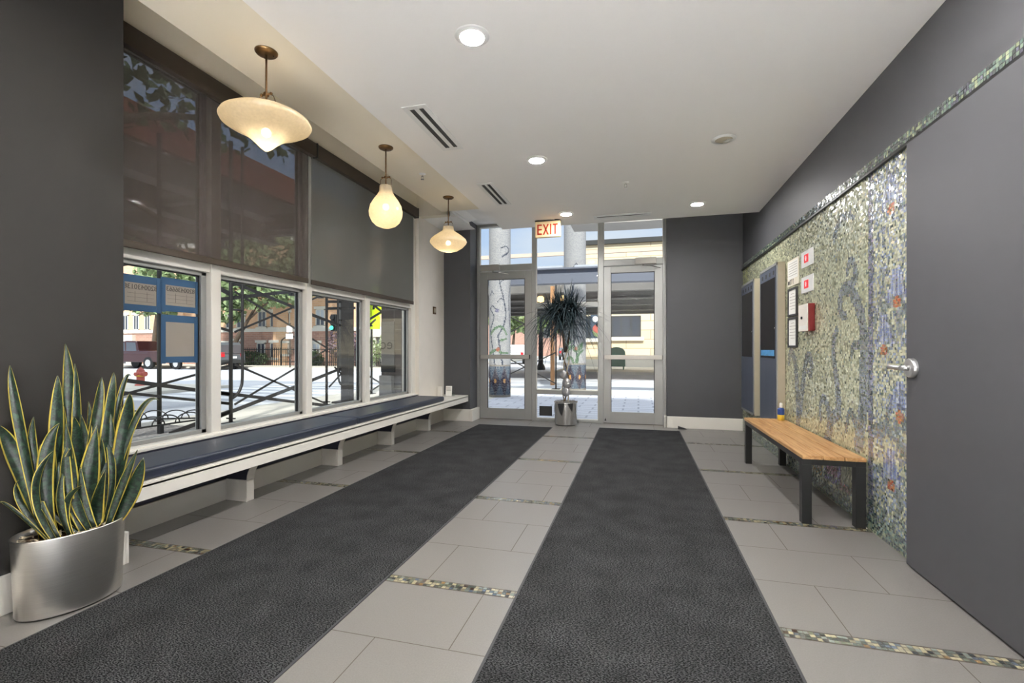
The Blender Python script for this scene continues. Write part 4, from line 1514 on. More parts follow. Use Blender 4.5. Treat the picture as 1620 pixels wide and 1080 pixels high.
# directory cabinets on the mosaic wall
def cabinet(y0, y1, z0, z1, label, blue):
    t = thing('notice_cabinet', label, 'wall cabinet', (1.45, (y0 + y1) / 2, z0), 'tall wall cabinets past the wooden bench')
    B(1.412, 1.483, y0, y1, z0, z1).build('casing', 'tan', t, bevel=0.003)
    e = MB()
    e.box(1.404, 1.412, y0, y0 + .025, z0, z1)
    e.box(1.404, 1.412, y1 - .025, y1, z0, z1)
    e.box(1.404, 1.412, y0, y1, z1 - .028, z1)
    e.box(1.404, 1.412, y0, y1, z0, z0 + .028)
    e.build('edge_trim', 'alum', t, bevel=0.001)
    d = B(1.400, 1.411, y0 + .03, y1 - .03, z0 + .03, z1 - .035).build('door', 'steelblue', t, bevel=0.002)
    B(1.3985, 1.4005, y0 + .055, y1 - .06, 1.10, z1 - .15).build('screen', 'screen', d)
    if blue:
        b_ = B(1.3970, 1.3990, y0 + .08, y1 - .08, 1.125, 1.19).build('blue_strip', mat('blue_display_strip', S(84, 150, 200), 0.4, noise=0.4, nscale=30), d)
    for i in range(4):
        m = MB()
        yy = y0 + .09 + i * (y1 - y0 - .2) / 3.4
        m.box(1.3985, 1.4002, yy, yy + .05, z1 - .12, z1 - .075)
        m.build('icon', 'grille', d)
    m = MB()
    m.tube([(1.40, y0 + .045, 1.42), (1.388, y0 + .045, 1.42)], 0.010, 10)
    m.build('lock', 'chrome', d)


cabinet(5.52, 6.245, 0.36, 2.115, 'tall taupe wall cabinet with black screen nearest the framed notices, blue strip below the screen', True)
cabinet(6.56, 7.30, 0.36, 2.090, 'tall taupe wall cabinet with black screen tucked in the corner by the dark wall', False)

# notices
t = thing('wall_notice', 'cream printed notice with black arrows, taped above the framed notices', 'notice', (1.484, 5.255, 1.96))
B(1.478, 1.483, 5.08, 5.43, 1.83, 2.09).build('backing', 'beige', t)
B(1.4765, 1.478, 5.10, 5.40, 1.90, 2.075).build('sheet', 'paper', t)
m = MB()
for i in range(6):
    m.box(1.4757, 1.4766, 5.12, 5.38, 2.05 - i * .024, 2.054 - i * .024)
m.build('printed_line', 'kraft', t)
m = MB()
for yy in (5.33, 5.285, 5.24):
    m.box(1.4766, 1.4781, yy, yy + .010, 1.845, 1.89)
    m.prism([(yy - .010, 1.885), (yy + .020, 1.885), (yy + .005, 1.90)], 1.4766, 1.4781, 'x')
m.box(1.4766, 1.4781, 5.36, 5.405, 1.85, 1.885)
m.build('black_arrow', 'black', t)


def framed(z0, z1, label):
    t = thing('framed_notice', label, 'framed notice', (1.483, 5.25, z0), 'framed certificates beside the cabinets')
    e = MB()
    for a in ((5.113, 5.133, z0, z1), (5.37, 5.39, z0, z1), (5.133, 5.37, z0, z0 + .02), (5.133, 5.37, z1 - .02, z1)):
        e.box(1.466, 1.483, *a)
    e.build('frame', 'rubber', t, bevel=0.002)
    B(1.474, 1.480, 5.13, 5.372, z0 + .018, z1 - .018).build('certificate', 'paper', t)
    m = MB()
    for i, ww in enumerate((.10, .18, .19, .16, .19, .12)):
        m.box(1.4732, 1.4741, 5.25 - ww / 2, 5.25 + ww / 2, z1 - .06 - i * .03, z1 - .056 - i * .03)
    m.build('printed_line', 'kraft', t)


framed(1.525, 1.805, 'upper framed white certificate beside the taupe cabinet')
framed(1.216, 1.515, 'lower framed white certificate, directly under the other frame')


def strobe(z, label):
    t = thing('alarm_sign', label, 'alarm sign', (1.483, 4.83, z), 'white plates with red displays')
    B(1.472, 1.483, 4.675, 4.985, z - .075, z + .075).build('plate', 'white', t, bevel=0.004)
    B(1.4695, 1.473, 4.79, 4.90, z - .035, z + .038).build('red_display', mat('red_display', S(226, 40, 50), 0.3, emit=(1, .08, .1, 1), estr=.3), t, bevel=0.001)
    m = MB()
    m.box(1.4685, 1.4698, 4.84, 4.862, z - .02, z + .022)
    m.prism([(4.83, z), (4.872, z), (4.851, z + .026)], 1.4685, 1.4698, 'x')
    m.build('arrow', mat('pink_arrow', S(255, 190, 190), 0.4, emit=(1, .5, .5, 1), estr=.6), t)


strobe(2.022, 'upper white square plate with a glowing red display on the mosaic')
strobe(1.788, 'lower white square plate with a glowing red display, above the fire box')
t = thing('fire_box', 'white-fronted box with dark red sides on the mosaic below the red displays', 'fire box', (1.46, 4.78, 1.36))
B(1.43, 1.483, 4.66, 4.90, 1.36, 1.60).build('box_body', 'red', t, bevel=0.003)
B(1.424, 1.43, 4.66, 4.90, 1.36, 1.60).build('front_plate', 'offwhite', t, bevel=0.002)
m = MB()
m.tube([(1.424, 4.80, 1.48), (1.414, 4.80, 1.48)], 0.012, 12)
m.build('lock', 'blackmetal', t)
B(1.4225, 1.4245, 4.69, 4.87, 1.375, 1.41).build('label_strip', 'paper', t)

# bottle on the bench
t = thing('spray_bottle', 'yellow bottle with blue band and white cap at the far end of the wooden bench', 'bottle', (1.41, 5.40, 0.4735))
m = MB()
m.lathe([(0.029, 0.0), (0.032, 0.004), (0.032, 0.055)], (1.41, 5.40, 0.474), 24, cap0=True)
m.build('bottle_body', 'yellow', t)
m = MB()
m.lathe([(0.0322, 0.055), (0.0322, 0.108), (0.026, 0.122), (0.012, 0.128)], (1.41, 5.40, 0.474), 24)
m.build('blue_shoulder', mat('bottle_blue', S(40, 70, 140), 0.4), t)
m = MB()
m.lathe([(0.013, 0.126), (0.016, 0.130), (0.013, 0.165), (0.010, 0.176)], (1.41, 5.40, 0.474), 20, cap1=True)
m.build('cap', 'white', t)


# permits taped to the glass
def permit(y0, y1, z0, z1, label, number, ts, skew=0.0):
    t = thing('taped_permit', label, 'permit', (-3.31, (y0 + y1) / 2, (z0 + z1) / 2), 'papers taped to the window')
    k = 0.037
    B(-3.3135, -3.3115, y0, y1, z0, z1).build('sheet', 'kraft', t)
    e = MB()
    e.box(-3.3116, -3.3098, y0 - .01, y1 + .01, z1 - k, z1 + .015)
    e.box(-3.3116, -3.3098, y0 - .01, y1 + .01, z0 - .015, z0 + k * .8)
    e.box(-3.3114, -3.3088, y0 - .012, y0 + k * .62, z0 - .02, z1 + .01)
    e.box(-3.3114, -3.3088, y1 - k * .62, y1 + .012, z0 - .02, z1 + .01)
    e.build('masking_tape', 'tape', t)
    if number:
        text(number, 'lettering', 'ink', t, (-3.3108, (y0 + y1) / 2, z1 - k - ts * .62), ts, (PI / 2, 0, PI / 2), mirror=True)
        m = MB()
        for i in range(4):
            m.box(-3.3114, -3.3108, y0 + .04, y1 - .04, z0 + .05 + i * .028, z0 + .0515 + i * .028)
        for yy in (.35, .66):
            m.box(-3.3114, -3.3108, y0 + (y1 - y0) * yy, y0 + (y1 - y0) * yy + .0015, z0 + .05, z0 + .12)
        m.build('printed_line', 'ink', t)


permit(2.365, 2.628, 1.475, 1.690, 'paper permit numbered 8200430138 taped with blue tape, nearest the snake plant', '8200430138', 0.046)
permit(2.648, 2.935, 1.490, 1.705, 'paper permit numbered 8200436663 taped with blue tape beside the other number', '8200436663', 0.046)
permit(2.650, 2.925, 1.115, 1.435, 'blank brown paper taped with blue tape below the numbered permits', '', 0)

# ================================================================== OUTDOORS
# ground
B(-160, 160, -60, 200, -0.6, -0.12).build('road', 'asphalt', kind='structure')
g_ = MB()
g_.box(-7.9, -3.45, -12, 14.3, -0.125, -0.012)
g_.box(-3.45, 30, 12.6, 14.3, -0.125, -0.012)
g_.build('pavement', 'concrete', kind='structure')
B(-3.45, 30, 7.95, 12.6, -0.125, -0.008).build('pavement_pavers', 'paver', kind='structure')
B(-3.4, 1.6, 7.87, 7.96, -0.11, -0.002).build('door_sill', 'alumd', kind='structure')
g_ = MB()
g_.box(-90, -12.5, 26.0, 30.0, -0.125, 0.0)
g_.box(-4.5, 40, 25.2, 33, -0.125, 0.0)
g_.box(-14.5, -12.5, 30, 120, -0.125, 0.0)
g_.box(-90, -13.5, 8.0, 13.2, -0.125, -0.03)
g_.build('pavement_far', 'concrete', kind='structure')
g_ = MB()
for x in range(-16, -6):
    pass
g_.box(-40, 20, 18.9, 19.05, -0.121, -0.117)
g_.box(-12, 20, 15.4, 15.75, -0.121, -0.117)
g_.box(-12, 20, 16.9, 17.25, -0.121, -0.117)
for k in range(7):
    g_.box(-13.3, -8.4, 9.3 + k * .9, 9.75 + k * .9, -0.121, -0.117)
g_.build('road_marking', 'paint', kind='structure')

# outer skin of this building (pier beyond the last pane)
p = MB()
p.box(-3.815, -3.46, 6.52, 7.4, -0.1, 3.4)
pier = p.build('wall_outer_pier', 'darktile', kind='structure')
t = thing('pier_sign', 'dim grey sign panel with rounded letters on the dark tiled pier outside', 'sign', (-3.70, 6.51, 1.2))
B(-3.813, -3.59, 6.508, 6.52, 0.95, 1.62).build('sign_panel', mat('sign_panel_grey', S(122, 117, 113), 0.5), t, bevel=0.004)
B(-3.814, -3.58, 6.506, 6.522, 0.85, 0.95).build('dark_band', 'black', t)
text('ec', 'lettering', 'rubber', t, (-3.715, 6.506, 1.27), 0.23, (PI / 2, 0, 0), mirror=True, depth=.002)
B(-3.812, -3.60, 6.44, 6.52, 0.36, 0.80).build('lower_box', mat('meter_grey', S(132, 126, 120), 0.6), t, bevel=0.01)
B(-3.80, -3.62, 6.44, 6.52, 0.0, 0.34).build('lower_cover', mat('meter_grey2', S(112, 106, 101), 0.6), t, bevel=0.01)


# brick building across the street
bb = thing('brick_building', 'orange and red brick apartment building with stone trim across the street', 'building', (-30, 30, 0))
w = MB()
w.box(-75, -15.3, 30, 44, 2.72, 9.2)
w.build('upper_wall', 'orange', bb)
B(-75, -15.3, 29.95, 44, -0.1, 2.55).build('lower_wall', 'redbrick', bb)
w = MB()
w.box(-75, -15.2, 29.85, 30.2, 2.50, 2.76)
w.box(-75, -15.2, 29.85, 44, 9.2, 9.7)
w.build('stone_course', 'stone', bb)
w = MB()
for x in (-47.5, -36.5, -26.6, -21.4):
    w.box(x, x + 1.3, 29.86, 30.1, 0.0, 8.9)
w.build('brick_pilaster', 'orange', bb)


def facade_window(x0, x1, z0, z1, y, parent, sill=True, m='pane', curtain=False, mull=1):
    e = MB()
    if sill:
        e.box(x0 - .12, x1 + .12, y - .16, y + .02, z0 - .16, z0)
        e.box(x0 - .12, x1 + .12, y - .10, y + .02, z1, z1 + .2)
    for xx in (x0, x1 - .07):
        e.box(xx, xx + .07, y - .06, y + .02, z0, z1)
    e.box(x0, x1, y - .06, y + .02, z1 - .07, z1)
    e.box(x0, x1, y - .06, y + .02, z0, z0 + .07)
    for q in range(mull):
        xm = x0 + (x1 - x0) * (q + 1) / (mull + 1)
        e.box(xm - .03, xm + .03, y - .05, y + .02, z0, z1)
    fr_ = e.build('window', 'stone' if sill else 'grille', parent)
    B(x0 + .04, x1 - .04, y - .03, y + .02, z0 + .04, z1 - .04).build('pane', m, fr_)
    if curtain:
        B(x0 + .06, x1 - .06, y - .045, y - .03, (z0 * .55 + z1 * .45), z1 - .06).build('window_blind', 'curtainw', fr_)


for i, (x0, x1, z0, z1) in enumerate(UPWIN):
    facade_window(x0, x1, z0, z1, 30, bb, curtain=i in (8, 9, 10))
for i, (x0, x1, z0, z1) in enumerate(LOWIN):
    facade_window(x0, x1, max(.2, z0), z1, 29.94, bb, curtain=i == 6)
for x0, x1, z0, z1 in BDOORS:
    e = MB()
    e.box(x0 - .55, x0, 29.75, 30, 0, z1 + .3)
    e.box(x1, x1 + .55, 29.75, 30, 0, z1 + .3)
    e.box(x0 - .8, x1 + .8, 29.65, 30, z1 + .1, z1 + .65)
    s_ = e.build('door_surround', 'stone', bb)
    B(x0, x1, 29.9, 29.96, 0, z1 + .1).build('front_door', 'pane', s_)

# paler building further left
ob = thing('pale_building', 'pale tan building with a flat white roof edge far behind the trees', 'building', (-85, 62, 0))
B(-128, -62, 62, 80, 0, 12.6).build('wall', mat('pale_tan_wall', S(222, 196, 168), 0.9, noise=.05, nscale=.3), ob)
B(-129, -61, 61.5, 80, 12.6, 13.6).build('roof_edge', 'stone', ob)
for x in (-100, -92, -84.5, -77, -70):
    facade_window(x, x + 3.2, 8.2, 11.0, 62, ob, m='curtainw')

# tan brick building across the front street
tb = thing('tan_building', 'tan block building with dark windows across the street beyond the right door', 'building', (4, 33, 0))
B(-4.3, 40, 33, 50, -0.1, 8.35).build('wall', 'tanbrick', tb)
B(-4.5, 40, 32.8, 50, 8.35, 8.66).build('coping', 'grille', tb)
B(-4.4, 40, 32.9, 33, 0, 0.5).build('plinth', 'stone', tb)
for x0, x1, z0, z1 in TANWIN:
    facade_window(x0, x1, z0, z1, 33, tb, sill=False, mull=2)
    B(x0 - .2, x1 + .2, 32.8, 33.02, z0 - .25, z0).build('window_ledge', 'stone', tb)
facade_window(4.0, 7.0, 2.1, 3.6, 33, tb, sill=False, mull=2)
w = MB()
w.obox((-3.0 + .38, 32.88, 2.75), (1.1, .04, 1.75), (0, 0, 0))
o = w.build('window_poster', mat('poster_base', S(70, 84, 100), .5))
tag(o, 'colourful round-shaped poster in the tan building window left of the right door', 'poster')
w = MB()
for x, z, r, m_ in ((-2.86, 3.25, .19, 0), (-2.42, 3.25, .19, 0), (-2.62, 2.60, .42, 2), (-2.62, 2.35, .44, 1), (-2.62, 2.85, .2, 3)):
    w.mi = m_
    w.prism([(x + r * math.cos(a), z + r * (1.1 if m_ == 0 else .75) * math.sin(a)) for a in (k * PI / 10 for k in range(20))], 32.84 - .004 * m_, 32.86, 'y')
w.build('printed_shape', ['white', 'leafg', 'hydrant', 'black'], o)


# viaducts
v = thing('street_viaduct', 'dark elevated railway viaduct spanning the street beyond the doors', 'viaduct', (0, 22, 0))
m = MB()
m.box(-10.4, 40, 17.5, 29.5, 3.75, 4.0)
m.build('deck', 'darksteel', v)
for y in (17.5, 20.4, 23.4, 26.4, 29.2):
    m = MB()
    m.box(-10.4, 40, y, y + .06, 3.35, 3.75)
    m.box(-10.4, 40, y - .15, y + .21, 3.30, 3.35)
    m.build('girder', 'darksteel', v)
m = MB()
m.box(-10.4, 40, 17.7, 17.8, 4.72, 4.86)
m.box(-10.4, 40, 17.7, 17.8, 4.0, 4.10)
for k in range(-4, 17):
    m.box(k * 2.5, k * 2.5 + .14, 17.72, 17.8, 4.0, 4.72)
m.build('railing', mat('weathered_rail', S(206, 186, 170), .8), v)
m = MB()
for x in (-3.9, -2.95, -9):
    m.lathe([(0.001, 0), (.14, .03), (.14, .2), (.08, .26)], (x, 19.2, 3.12), 14)
m.build('hanging_lamp', 'orangelamp', v)

v = thing('side_viaduct', 'rust-red and grey elevated viaduct running along the street outside the window', 'viaduct', (-12, 10, 0))
m = MB()
for k in range(92):
    m.box(-16.5, -8.2, -30 + k * .45, -30 + k * .45 + .2, 4.75, 4.92)
m.build('deck', 'darksteel', v)
B(-8.25, -8.15, -30, 11.5, 4.75, 5.35).build('rust_panel', 'rustwall', v)
for x in (-8.4, -10.2, -12.0, -13.8, -15.6):
    m = MB()
    m.box(x - .03, x + .03, -30, 11.5, 4.25, 4.75)
    m.box(x - .2, x + .2, -30, 11.5, 4.20, 4.25)
    m.build('girder', 'darksteel', v)
m = MB()
for y in range(-28, 12, 3):
    m.box(-16, -8.3, y, y + .2, 4.35, 4.7)
m.build('cross_beam', 'darksteel', v)
m = MB()
m.box(-6.46, -6.26, 9.30, 9.50, -0.02, 4.3)
m.box(-8.5, -6.22, 9.3, 9.5, 4.0, 4.35)
m.box(-6.6, -6.12, 9.16, 9.64, -0.012, 0.03)
m.build('post', 'pipe', v)

# canopy girder and curved band in front of the entrance
v = thing('entrance_canopy', 'grey curved steel canopy beam crossing in front of the mosaic columns', 'canopy', (0, 13, 3))
m = MB()
n = 40


def arc(x):
    return 12.2 + 0.012 * (x + 3) ** 2


xs = [-9 + 18 * i / n for i in range(n + 1)]
for a, b_ in zip(xs, xs[1:]):
    for z0, z1, o0, o1 in ((2.93, 3.26, 0, .10), (3.26, 3.30, -.10, .22), (2.90, 2.93, -.10, .22)):
        y0, y1 = arc(a), arc(b_)
        vs = [m.bm.verts.new(q) for q in ((a, y0 + o0, z0), (b_, y1 + o0, z0), (b_, y1 + o1, z0), (a, y0 + o1, z0), (a, y0 + o0, z1), (b_, y1 + o0, z1), (b_, y1 + o1, z1), (a, y0 + o1, z1))]
        for q in ((3, 2, 1, 0), (4, 5, 6, 7), (0, 1, 5, 4), (2, 3, 7, 6)):
            m._f([vs[i] for i in q])
m.build('beam', 'fascia', v)
m = MB()
for x in (-3.95, -2.85, -1.6, -.5, .8, 2.0):
    m.box(x, x + .95, arc(x) + .02, arc(x) + .5, 3.30, 3.37)
m.build('roof_panel', mat('canopy_panel', S(196, 200, 206), .4, .3), v)
m = MB()
xs = [-1.6 + 9 * i / 24 for i in range(25)]


def arc2(x):
    return 11.6 - 0.05 * (x - .3) ** 2


for a, b_ in zip(xs, xs[1:]):
    m.quad((a, arc2(a), 4.22), (b_, arc2(b_), 4.22), (b_, arc2(b_), 4.36), (a, arc2(a), 4.36))
    m.quad((a, arc2(a), 4.22), (b_, arc2(b_), 4.22), (b_, arc2(b_) + .8, 4.22), (a, arc2(a) + .8, 4.22))
    m.quad((a, arc2(a), 4.36), (b_, arc2(b_), 4.36), (b_, arc2(b_) + .8, 4.36), (a, arc2(a) + .8, 4.36))
m.build('upper_ring', mat('canopy_ring', S(172, 166, 158), .7), v)


# mosaic columns
def column(x, y, r, zb, label, vines, blobs):
    t = thing('mosaic_column', label, 'column', (x, y, 0), 'mosaic columns outside the doors')
    m = MB()
    m.lathe([(r - .004, -0.008), (r - .004, 5.6)], (x, y, 0), 48)
    m.build('column_shaft', 'offwhite', t)
    a0 = math.atan2(-y, -x)          # faces the doors

    def colr(u, v):
        n_ = u.size
        b = np.array([lin(160, 159, 160)]) * RNG.uniform(.9, 1.06, (n_, 1))
        low = v < zb
        ph = np.abs(((u / (r * 0.86)) % 1.0) - .5) * 2
        zz = np.abs(v - zb * .48) / (zb * .48)
        dia = (ph + zz) < 1.0
        b[low] = lin(78, 92, 108) * RNG.uniform(.8, 1.15, (low.sum(), 1))
        k = low & dia
        b[k] = lin(46, 40, 58) * RNG.uniform(.8, 1.2, (k.sum(), 1))
        k = low & ((v < .06) | (np.abs(v - zb) < .03))
        b[k] = lin(136, 128, 118)
        k = low & (np.hypot((np.abs(ph - 0)) * .25, v - zb * .5) < .06)
        b[k] = lin(190, 140, 80)
        for pts, w_, c_ in vines:
            d, s_ = dist_poly(u, v, pts)
            k = (d < w_ * (1 - .4 * s_)) & (v > zb)
            b[k] = lin(*c_) * RNG.uniform(.85, 1.15, (k.sum(), 1))
        for bx, bz, rx, rz, c_ in blobs:
            k = (((u - bx) / rx) ** 2 + ((v - bz) / rz) ** 2) < 1
            b[k] = lin(*c_) * RNG.uniform(.8, 1.2, (k.sum(), 1))
        return b

    tiles('mosaic', (-PI * r, PI * r), (-.01, 5.4), .021, colr, lambda u, v, d: (x + (r + d - .003) * np.cos(a0 + u / r), y + (r + d - .003) * np.sin(a0 + u / r), v), 'mosaicmatte', t, tilt=.03, gap=.04)


def cv_(px, cx, sc, y0, crop_y, d, r):
    out = []
    for a, b_ in px:
        o_ = max(-.98, min(.98, (a - cx) / sc / r))
        out.append((r * math.asin(o_), 1.2 + (552 - (y0 + b_ / crop_y)) / 750 * d))
    return out


STEM, GRN = (58, 66, 84), (84, 112, 84)
rA, dA = .275, 12.1
def A(*p):
    return cv_(p, 181, 329, 420, 5.4, dA, rA)
column(-3.42, 11.62, rA, .80, 'mosaic column with dark vines seen through the left door', [
    (A((205, 850), (180, 700), (170, 620), (172, 590), (210, 520), (230, 420), (210, 280), (175, 130), (180, 0)), .022, STEM),
    (A((140, 850), (120, 700), (105, 560), (125, 480), (130, 430), (105, 380), (120, 350), (155, 385)), .018, STEM),
    (A((210, 300), (185, 290), (160, 325)), .014, STEM), (A((105, 260), (115, 225), (132, 255)), .014, STEM),
    (A((265, 520), (255, 300), (268, 150)), .018, STEM), (A((185, 150), (212, 138)), .012, STEM),
    (A((110, 580), (150, 535), (200, 530), (238, 590)), .035, GRN), (A((190, 640), (235, 625)), .03, GRN),
    (A((100, 750), (150, 722), (200, 745), (250, 745)), .04, GRN),
    (A((200, -60), (255, -110), (235, -150), (190, -130)), .02, STEM)],
    [(A((158, 392))[0][0], A((158, 392))[0][1], .05, .045, (92, 92, 126)), (A((165, 715))[0][0], A((165, 715))[0][1], .05, .05, (150, 84, 60))])
rB, dB = .325, 13.7
def Bc(*p):
    return cv_(p, 505, 370, 520, 6.75, dB, rB)
column(-1.82, 14.05, rB, .78, 'mosaic column with green leaves seen beside the dracaena', [
    (Bc((520, 410), (525, 300), (520, 230), (490, 150), (520, 85), (575, 90)), .025, STEM),
    (Bc((415, 240), (470, 190), (520, 235), (585, 190)), .06, GRN), (Bc((430, 320), (470, 310), (490, 370)), .045, GRN),
    (Bc((420, 170), (480, 130)), .045, GRN), (Bc((550, 190), (590, 150)), .05, GRN), (Bc((520, 400), (540, 280), (590, 230)), .05, GRN),
    (Bc((470, -330), (500, -520), (545, -640), (520, -700), (480, -640)), .022, STEM)],
    [(Bc((516, 212))[0][0], Bc((516, 212))[0][1], .05, .05, (140, 90, 70))])

# scaffolding
t = thing('scaffold', 'dark grey tubular scaffold with cross braces standing outside the long window', 'scaffold', (-6.45, 8, 0))
for (x, y, r) in ((-6.45, 6.316, .030), (-6.5, 8.852, .028), (-7.30, 5.79, .032), (-6.45, 4.305, .030)):
    B_ = MB()
    B_.tube([(x, y, -.01), (x, y, 4.6)], r, 10)
    pst = B_.build('post', 'pipe', t)
    B_ = MB()
    B_.box(x - .10, x + .10, y - .10, y + .10, -.012, .0)
    B_.box(x - .085, x + .085, y - .012, y + .012, .055, .075)
    B_.build('base_plate', 'pipe', pst)
for y in (6.55, 9.18):
    B_ = MB()
    y1 = y - .234 if y < 7 else 9.34
    B_.tube(smooth_path([(-6.45, y, 4.6), (-6.45, y, 1.6), (-6.45, y, .75), (-6.45, y + (y1 - y) * .15, .55), (-6.45, y + (y1 - y) * .5, .44), (-6.45, y1, .38)]), .024, 10)
    B_.build('frame_loop', 'pipe', t)
    B_ = MB()
    for z in (1.85, 2.35):
        B_.tube([(-6.45, y, z), (-6.45, y1, z)], .018, 8)
    B_.build('rung', 'pipe', t)
for p_, q_, w in BRACES:
    B_ = MB()
    B_.bar(p_, q_, w * .6, w * 1.9)
    B_.build('brace', 'pipe', t)
t = thing('front_scaffold', 'thin dark scaffold braces on the pavement beyond the dracaena', 'scaffold', (-2.9, 14.2, 0))
m = MB()
for x, y in ((-4.6, 15.2), (-2.42, 14.25)):
    m.tube([(x, y, -.01), (x, y, 3.3)], .025, 8)
    m.box(x - .12, x + .12, y - .12, y + .12, -.012, .0)
m.build('post', 'pipe', t)
m = MB()
for z0, z1 in ((.15, 1.1), (1.1, .15), (1.5, 2.5), (2.5, 1.5)):
    m.bar((-4.6, 15.2, z0), (-2.42, 14.25, z1), .02, .03)
m.build('brace', 'pipe', t)
m = MB()
m.tube([(-2.78, 15.7, -.01), (-2.78, 15.7, 3.3)], .075, 12)
o = m.build('cedar_post', 'brown')
tag(o, 'orange-brown wooden pole standing behind the dracaena trunk', 'post')

# tree guard
t = thing('tree_guard', 'low black hooped guard rail around the tree pit outside the window', 'tree guard', (-6.9, 5.4, 0))
m = MB()
PA, PB = [(-6.66, 4.2), (-6.46, 5.95)], [(-8.0, 5.3), (-6.46, 5.95)]
for (a, b_) in (PA, PB, [PA[0], PB[0]]):
    m.bar((a[0], a[1], .125), (b_[0], b_[1], .125), .025, .022)
m.build('rail', 'blackmetal', t)
for x, y in ((-6.545, 5.21), (-6.66, 4.2), (-7.42, 5.55), (-8.0, 5.3), (-6.46, 5.95)):
    m = MB()
    m.box(x - .028, x + .028, y - .028, y + .028, -.012, .125)
    m.build('post', 'blackmetal', t)
for (a, b_), fs in ((PA, (.08, .3, .5, .62, .80)), (PB, (.12, .34, .52, .70, .86))):
    d_ = Vector((b_[0] - a[0], b_[1] - a[1], 0))
    u_ = d_.normalized()
    for f_ in fs:
        c_ = Vector((a[0], a[1], .13)) + d_ * f_
        m = MB()
        m.tube([c_ + u_ * .19 * math.cos(q) + Vector((0, 0, .125 * math.sin(q))) for q in (k * PI / 12 for k in range(13))], .009, 6)
        m.build('hoop', 'blackmetal', t)
o = B(-7.3, -5.6, 3.6, 5.85, -.014, .002).build('gravel_bed', 'gravel')
tag(o, 'grey gravel bed inside the hooped tree guard', 'gravel', kind='stuff')

# hydrant
hx, hy = -16.3, 12.28
t = thing('fire_hydrant', 'faded red fire hydrant with a yellow band across the street', 'fire hydrant', (hx, hy, -.03))
m = MB()
m.lathe([(.16, 0), (.16, .04), (.115, .05), (.115, .38), (.15, .39), (.15, .43), (.12, .44), (.115, .50), (.08, .56), (.03, .585), (.03, .62), (.001, .625)], (hx, hy, -.03), 20)
m.build('barrel', 'hydrant', t)
m = MB()
m.tube([(hx - .02, hy - .1, .36), (hx + .20, hy - .02, .36)], .07, 12)
m.tube([(hx + .20, hy - .02, .36), (hx + .24, hy - .02, .36)], .085, 12)
m.tube([(hx, hy, .36), (hx + .02, hy - .2, .36)], .06, 12)
m.build('nozzle', 'hydrant', t)
m = MB()
m.lathe([(.118, .30), (.152, .31), (.152, .36), (.118, .37)], (hx, hy, -.03), 20)
m.build('band', 'yellow', t)


# vehicles (built heading +x at the origin, then moved)
def vehicle(label, cat, name, prof, width, paint, wheels, wr, loc, rz, glass, group=None, lights=None, mirror=False):
    t = thing(name, label, cat, (0, 0, 0), group)
    m = MB()
    m.prism(prof, -width / 2, width / 2, 'y')
    m.build('body', paint, t, bevel=.06, seg=3)
    m = MB()
    for poly in glass:
        m.prism(poly, -width / 2 - .006, width / 2 + .006, 'y')
    m.build('side_window', 'pane', t)
    for x in wheels:
        for s in (-1, 1):
            m = MB()
            y = s * (width / 2 - .08)
            m.tube([(x, y - .1, wr), (x, y + .1, wr)], wr, 20)
            wh = m.build('wheel', 'black', t)
            m = MB()
            m.tube([(x, y + s * .085, wr), (x, y + s * .112, wr)], wr * .58, 14)
            m.build('hub', 'chrome', wh)
    zs = [p_[1] for p_ in prof]
    x0, x1 = min(p_[0] for p_ in prof), max(p_[0] for p_ in prof)
    m = MB()
    m.box(x0 - .05, x0 + .1, -width / 2 + .05, width / 2 - .05, .42, .62)
    m.box(x1 - .1, x1 + .05, -width / 2 + .05, width / 2 - .05, .42, .62)
    m.build('bumper', 'chrome' if name == 'pickup_truck' else 'grille', t)
    m = MB()
    zt = .95
    for s in (-1, 1):
        m.box(x0 - .02, x0 + .08, s * (width / 2 - .25) - .12, s * (width / 2 - .25) + .12, zt - .12, zt + .16)
    m.build('tail_light', 'tail', t)
    m = MB()
    for s in (-1, 1):
        m.box(x1 - .08, x1 + .02, s * (width / 2 - .3) - .2, s * (width / 2 - .3) + .2, .78, .95)
    m.build('headlight', 'curtainw', t)
    m = MB()
    m.box(x0 - .06, x0 - .045, -.26, .26, .72, .86)
    m.build('number_plate', 'white', t)
    if lights:
        m = MB()
        for poly in lights:
            m.quad(*poly)
        m.build('windscreen', 'pane', t)
    t.location = loc
    t.rotation_euler = (0, 0, rz)
    return t


def suv_prof(l, h, hood=.9):
    return [(-l / 2, .45), (l / 2, .45), (l / 2 + .02, .75), (l / 2 - .1, hood), (l / 2 - 1.15, hood + .12), (l / 2 - 1.9, h - .05), (l / 2 - 2.3, h), (-l / 2 + .5, h), (-l / 2 + .18, h - .2), (-l / 2 - .02, .95)]


